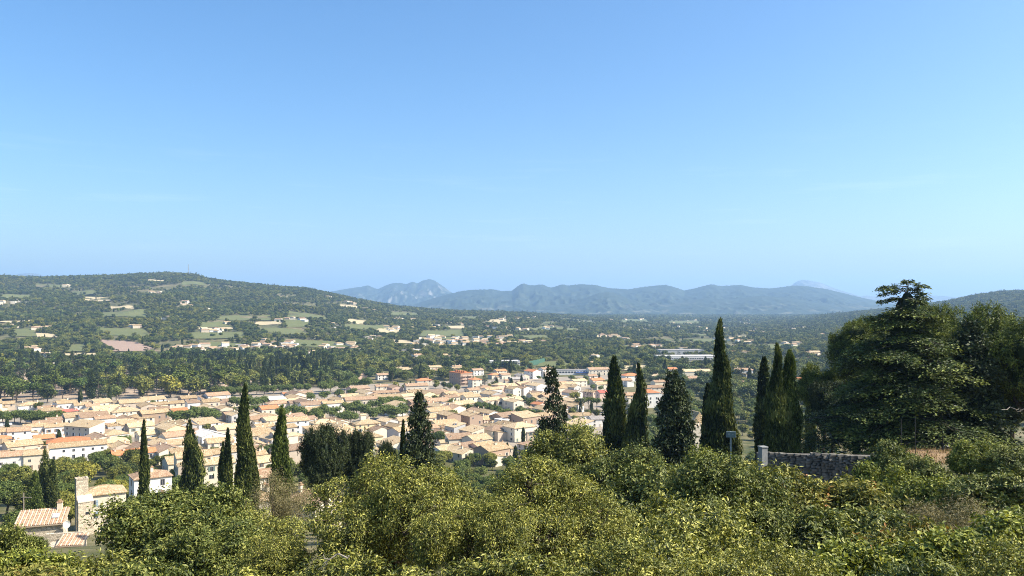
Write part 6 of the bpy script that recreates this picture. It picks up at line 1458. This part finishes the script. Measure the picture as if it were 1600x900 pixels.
# ---------------------------------------------------------------- woods: the nearest trees singly, the rest as one mass
def inside(P, poly):
    c = np.zeros(len(P), bool); n = len(poly)
    for i in range(n):
        a_, b_ = poly[i], poly[(i+1) % n]
        cond = ((a_[1] > P[:, 1]) != (b_[1] > P[:, 1])) & (P[:, 0] < (b_[0]-a_[0])*(P[:, 1]-a_[1])/(b_[1]-a_[1]+1e-9)+a_[0])
        c ^= cond
    return c
def woods():
    r = np.random.default_rng(77); pts = []
    for d0, d1, sp, sc in ((420, 1000, 10.5, 1.0), (1000, 2000, 10, 0.95), (2000, 3800, 12.0, 1.05), (3800, 7200, 21, 1.5)):
        ys = np.arange(d0, d1, sp); 
        for y in ys:
            hw = y*0.74+30; xs = np.arange(-hw, hw, sp)
            pts.append(np.stack([xs+r.uniform(-.46, .46, len(xs))*sp, y+r.uniform(-.46, .46, len(xs))*sp, np.full(len(xs), sc)], -1))
    P = np.concatenate(pts); x, y = P[:, 0], P[:, 1]
    px = 800+F*x/y; z = T(x, y); pyg = HZ+(CZ-z)*F/y
    dens = fbm(x/130+3, y/190+8, 4); hill = np.clip(z/60, 0, 1)*(y > 1300)
    thr = 0.50-0.17*hill-0.03*sm(3500, 6000, y)
    keep = dens > thr-0.10*sm(1000, 700, y)
    hedge = (np.abs(fbm(x/90+40, y/120+3, 2)-0.5) < 0.02)
    keep |= hedge | (r.random(len(x)) < 0.10)
    # named woods and clearings, in image terms turned to ground regions
    park = (px < 520) & (y > 600) & (y < 1120); keep |= park & (r.random(len(x)) < 0.80)
    keep |= (px > 380) & (px < 830) & (y > 930) & (y < 1270) & (pyg > 552) & (r.random(len(x)) < 0.9)
    keep |= (px > 850) & (px < 1260) & (y > 1060) & (y < 1330) & (r.random(len(x)) < 0.7)
    keep |= (px > 1060) & (y > 420) & (y < 1060) & (r.random(len(x)) < 0.75)
    keep |= (px > 1180) & (y > 1300) & (y < 3600) & (r.random(len(x)) < 0.85)
    up = np.interp(px, [-200, 150, 200, 330, 420, 560, 640, 700, 860, 960, 1100, 1200, 1260, 1700], [632, 632, 624, 622, 614, 600, 597, 595, 588, 584, 620, 640, 650, 670])
    keep &= pyg < up
    keep &= z+10 > -5
    big = (px < 520) & (y < 1180); keep &= ~(big & (r.random(len(x)) < 0.50)); P[:, 2] = np.where(big, P[:, 2]*1.4, P[:, 2])
    bg2 = (px >= 520) & (y < 1300); keep &= ~(bg2 & (r.random(len(x)) < 0.25)); P[:, 2] = np.where(bg2, P[:, 2]*1.15, P[:, 2])
    # visibility: within a little of the frame
    keep &= (px > -90) & (px < 1690)
    xy = P[:, :2]
    for c in FIELDS:
        keep &= ~inside(xy, c)
        # the strip in front of a field stays low so that the field shows
        cc = c.copy(); vz = (cc.mean(0)/np.linalg.norm(cc.mean(0))); d = np.linalg.norm(cc.mean(0))
        band = np.stack([c[3], c[2], c[2]*(1-min(0.11, 62/d)), c[3]*(1-min(0.11, 62/d))]); keep &= ~(inside(xy, band) & (r.random(len(x)) < 0.93))
    # round houses, and just in front of them
    hs_ = np.array([(h[0], h[1], max(h[2], h[3])) for h in HOUSES]); 
    hs_ = hs_[hs_[:, 1] > 540]
    cell = 60.0; grid = {}
    for i, (hx, hy, hl) in enumerate(hs_): grid.setdefault((int(hx//cell), int(hy//cell)), []).append(i)
    idx = np.where(keep)[0]
    for i in idx:
        gx, gy = int(x[i]//cell), int(y[i]//cell); bad = False
        for a_ in (-1, 0, 1):
            for b_ in (-1, 0, 1):
                for j in grid.get((gx+a_, gy+b_), ()):
                    dx, dy = x[i]-hs_[j, 0], y[i]-hs_[j, 1]; lim = hs_[j, 2]*0.5+4.0
                    if dx*dx+dy*dy < lim*lim or (abs(dx) < hs_[j, 2]*0.5+2 and -42 < dy < 0 and r.random() < 0.85): bad = True; break
                if bad: break
            if bad: break
        if bad: keep[i] = False
    P = P[keep]; x, y, sc, px = P[:, 0], P[:, 1], P[:, 2], px[keep]; z = z[keep]; n = len(P)
    order = np.argsort(y); P = P[order]; x, y, sc, px, z = x[order], y[order], sc[order], px[order], z[order]
    u = r.random(n); kinds = np.where(u < 0.80, 0, np.where(u < 0.90, 1, np.where(u < 0.95, 2, 3)))
    pk = (px < 520) & (y < 1150); kinds = np.where(pk, np.where(u < 0.34, 0, np.where(u < 0.62, 1, np.where(u < 0.84, 2, 3))), kinds)
    gv = (px > 385) & (px < 520) & (y < 1020); kinds = np.where(gv & (u > 0.35), 2, kinds)
    KN = ['broad', 'umbrella', 'cypress', 'cedar']; cnt = [0]*4
    LAB = {0: ('leafy tree of the woods behind the town', 'leafy tree of the park wood behind the white houses'), 1: ('umbrella pine standing in the woods behind the town', 'umbrella pine of the park wood'),
           2: ('dark cypress of the woods behind the town', 'dark cypress of the park wood'), 3: ('dark spreading cedar of the woods behind the town', 'dark spreading cedar of the park wood')}
    far = np.ones(n, bool)
    LAND2 = LAND+[(*hit(v[0], v[1], 4.0, d0=500), 'the villas '+v[5]) for v in VILLA]
    LX = np.array([(q[0], q[1]) for q in LAND2]); 
    def tl(k, xx, yy, h, wide, park):
        i = int(np.argmin(((LX-np.array([xx, yy]))**2).sum(1))); dd = hypot(LX[i, 0]-xx, LX[i, 1]-yy)
        ad = 'tall ' if h > 1.12 else 'short ' if h < 0.86 else ''; wd = 'broad ' if wide > 1.06 else 'narrow ' if wide < 0.92 else ''
        ppx = 800+F*xx/yy
        if ppx > 980 and not park:
            return '%s%s%s %s beyond %s' % (ad, wd, {0: 'leafy tree', 1: 'umbrella pine', 2: 'dark cypress', 3: 'dark cedar'}[k], 'in the near woods' if yy < 560 else 'in the middle woods' if yy < 760 else 'in the back woods', min(BEHIND, key=lambda q: abs(q[0]-ppx))[1])
        return '%s%s%s %s, %s %s' % (ad, wd, {0: 'leafy tree', 1: 'umbrella pine', 2: 'dark cypress', 3: 'dark cedar'}[k], 'of the park' if park else 'of the woods', 'beside' if dd < 45 else 'not far from' if dd < 110 else 'away from', LAND2[i][2])
    lim = [280, 200, 230, 120]
    for i in range(n):
        k = int(kinds[i])
        if cnt[k] >= lim[k] or y[i] > 1600: continue
        cnt[k] += 1; far[i] = False
        kk = KN[k]; hf = r.uniform(0.6, 1.4); h = HT[kk]*sc[i]*hf*(0.9 if k else 1.0); wi = r.uniform(0.85, 1.15)
        wt = mid_tree(kk, float(x[i]), float(y[i]), h, tl(k, x[i], y[i], hf, wi, pk[i]), ('woods' if not pk[i] else 'park wood')+' '+kk+' trees', wide=wi, i=int(r.integers(0, 9)))
        if k == 0: wt.name = 'woodland_tree'
    x, y, z, sc, kinds = x[far], y[far], z[far], sc[far], kinds[far]; n = len(x)
    # geometry nodes scatter of the far wood
    protos = []
    for k, kk in enumerate(KN):
        vs = LOW[kk]; 
        for j in range(len(vs)): protos.append((k, vs[j][0]))
    col = bpy.data.collections.new('far_wood_shapes'); sel = {k: [] for k in range(4)}
    for j, (k, me) in enumerate(protos):
        o = bpy.data.objects.new('far_wood_shape_%02d' % j, me); col.objects.link(o); sel[k].append(j)
    pick = np.array([sel[int(k)][int(r.integers(0, len(sel[int(k)])))] for k in kinds], np.int32)
    me = bpy.data.meshes.new('far_wood'); me.vertices.add(n); me.vertices.foreach_set('co', np.stack([x, y, z-0.6*sc], -1).astype(np.float32).ravel())
    a_ = me.attributes.new('pick', 'INT', 'POINT'); a_.data.foreach_set('value', pick)
    s3 = np.stack([sc*r.uniform(0.7, 1.4, n), sc*r.uniform(0.7, 1.4, n), sc*r.uniform(0.55, 1.3, n)*np.where(kinds == 2, 0.85, 0.9)], -1).astype(np.float32)
    a_ = me.attributes.new('size', 'FLOAT_VECTOR', 'POINT'); a_.data.foreach_set('vector', s3.ravel())
    rt = np.zeros((n, 3), np.float32); rt[:, 2] = r.uniform(0, 6.28, n)
    a_ = me.attributes.new('turn', 'FLOAT_VECTOR', 'POINT'); a_.data.foreach_set('vector', rt.ravel())
    me.update(); o = obj('far_wood', me); tag(o, 'far woods covering the valley and the hills', 'woods', kind='stuff')
    ng = bpy.data.node_groups.new('far_wood_scatter', 'GeometryNodeTree')
    ng.interface.new_socket('Geometry', in_out='INPUT', socket_type='NodeSocketGeometry'); ng.interface.new_socket('Geometry', in_out='OUTPUT', socket_type='NodeSocketGeometry')
    N = ng.nodes; gi = N.new('NodeGroupInput'); go = N.new('NodeGroupOutput'); ip = N.new('GeometryNodeInstanceOnPoints'); ci = N.new('GeometryNodeCollectionInfo')
    ci.inputs['Collection'].default_value = col; ci.inputs['Separate Children'].default_value = True; ci.inputs['Reset Children'].default_value = True
    def attr(nm, ty):
        q = N.new('GeometryNodeInputNamedAttribute'); q.data_type = ty; q.inputs['Name'].default_value = nm; return q.outputs['Attribute']
    ip.inputs['Pick Instance'].default_value = True
    lk = ng.links.new; lk(gi.outputs[0], ip.inputs['Points']); lk(ci.outputs[0], ip.inputs['Instance']); lk(attr('pick', 'INT'), ip.inputs['Instance Index'])
    lk(attr('size', 'FLOAT_VECTOR'), ip.inputs['Scale']); lk(attr('turn', 'FLOAT_VECTOR'), ip.inputs['Rotation']); lk(ip.outputs[0], go.inputs[0])
    md = o.modifiers.new('scatter', 'NODES'); md.node_group = ng
    print('woods', n, cnt, 'houses', len(HOUSES))
woods()
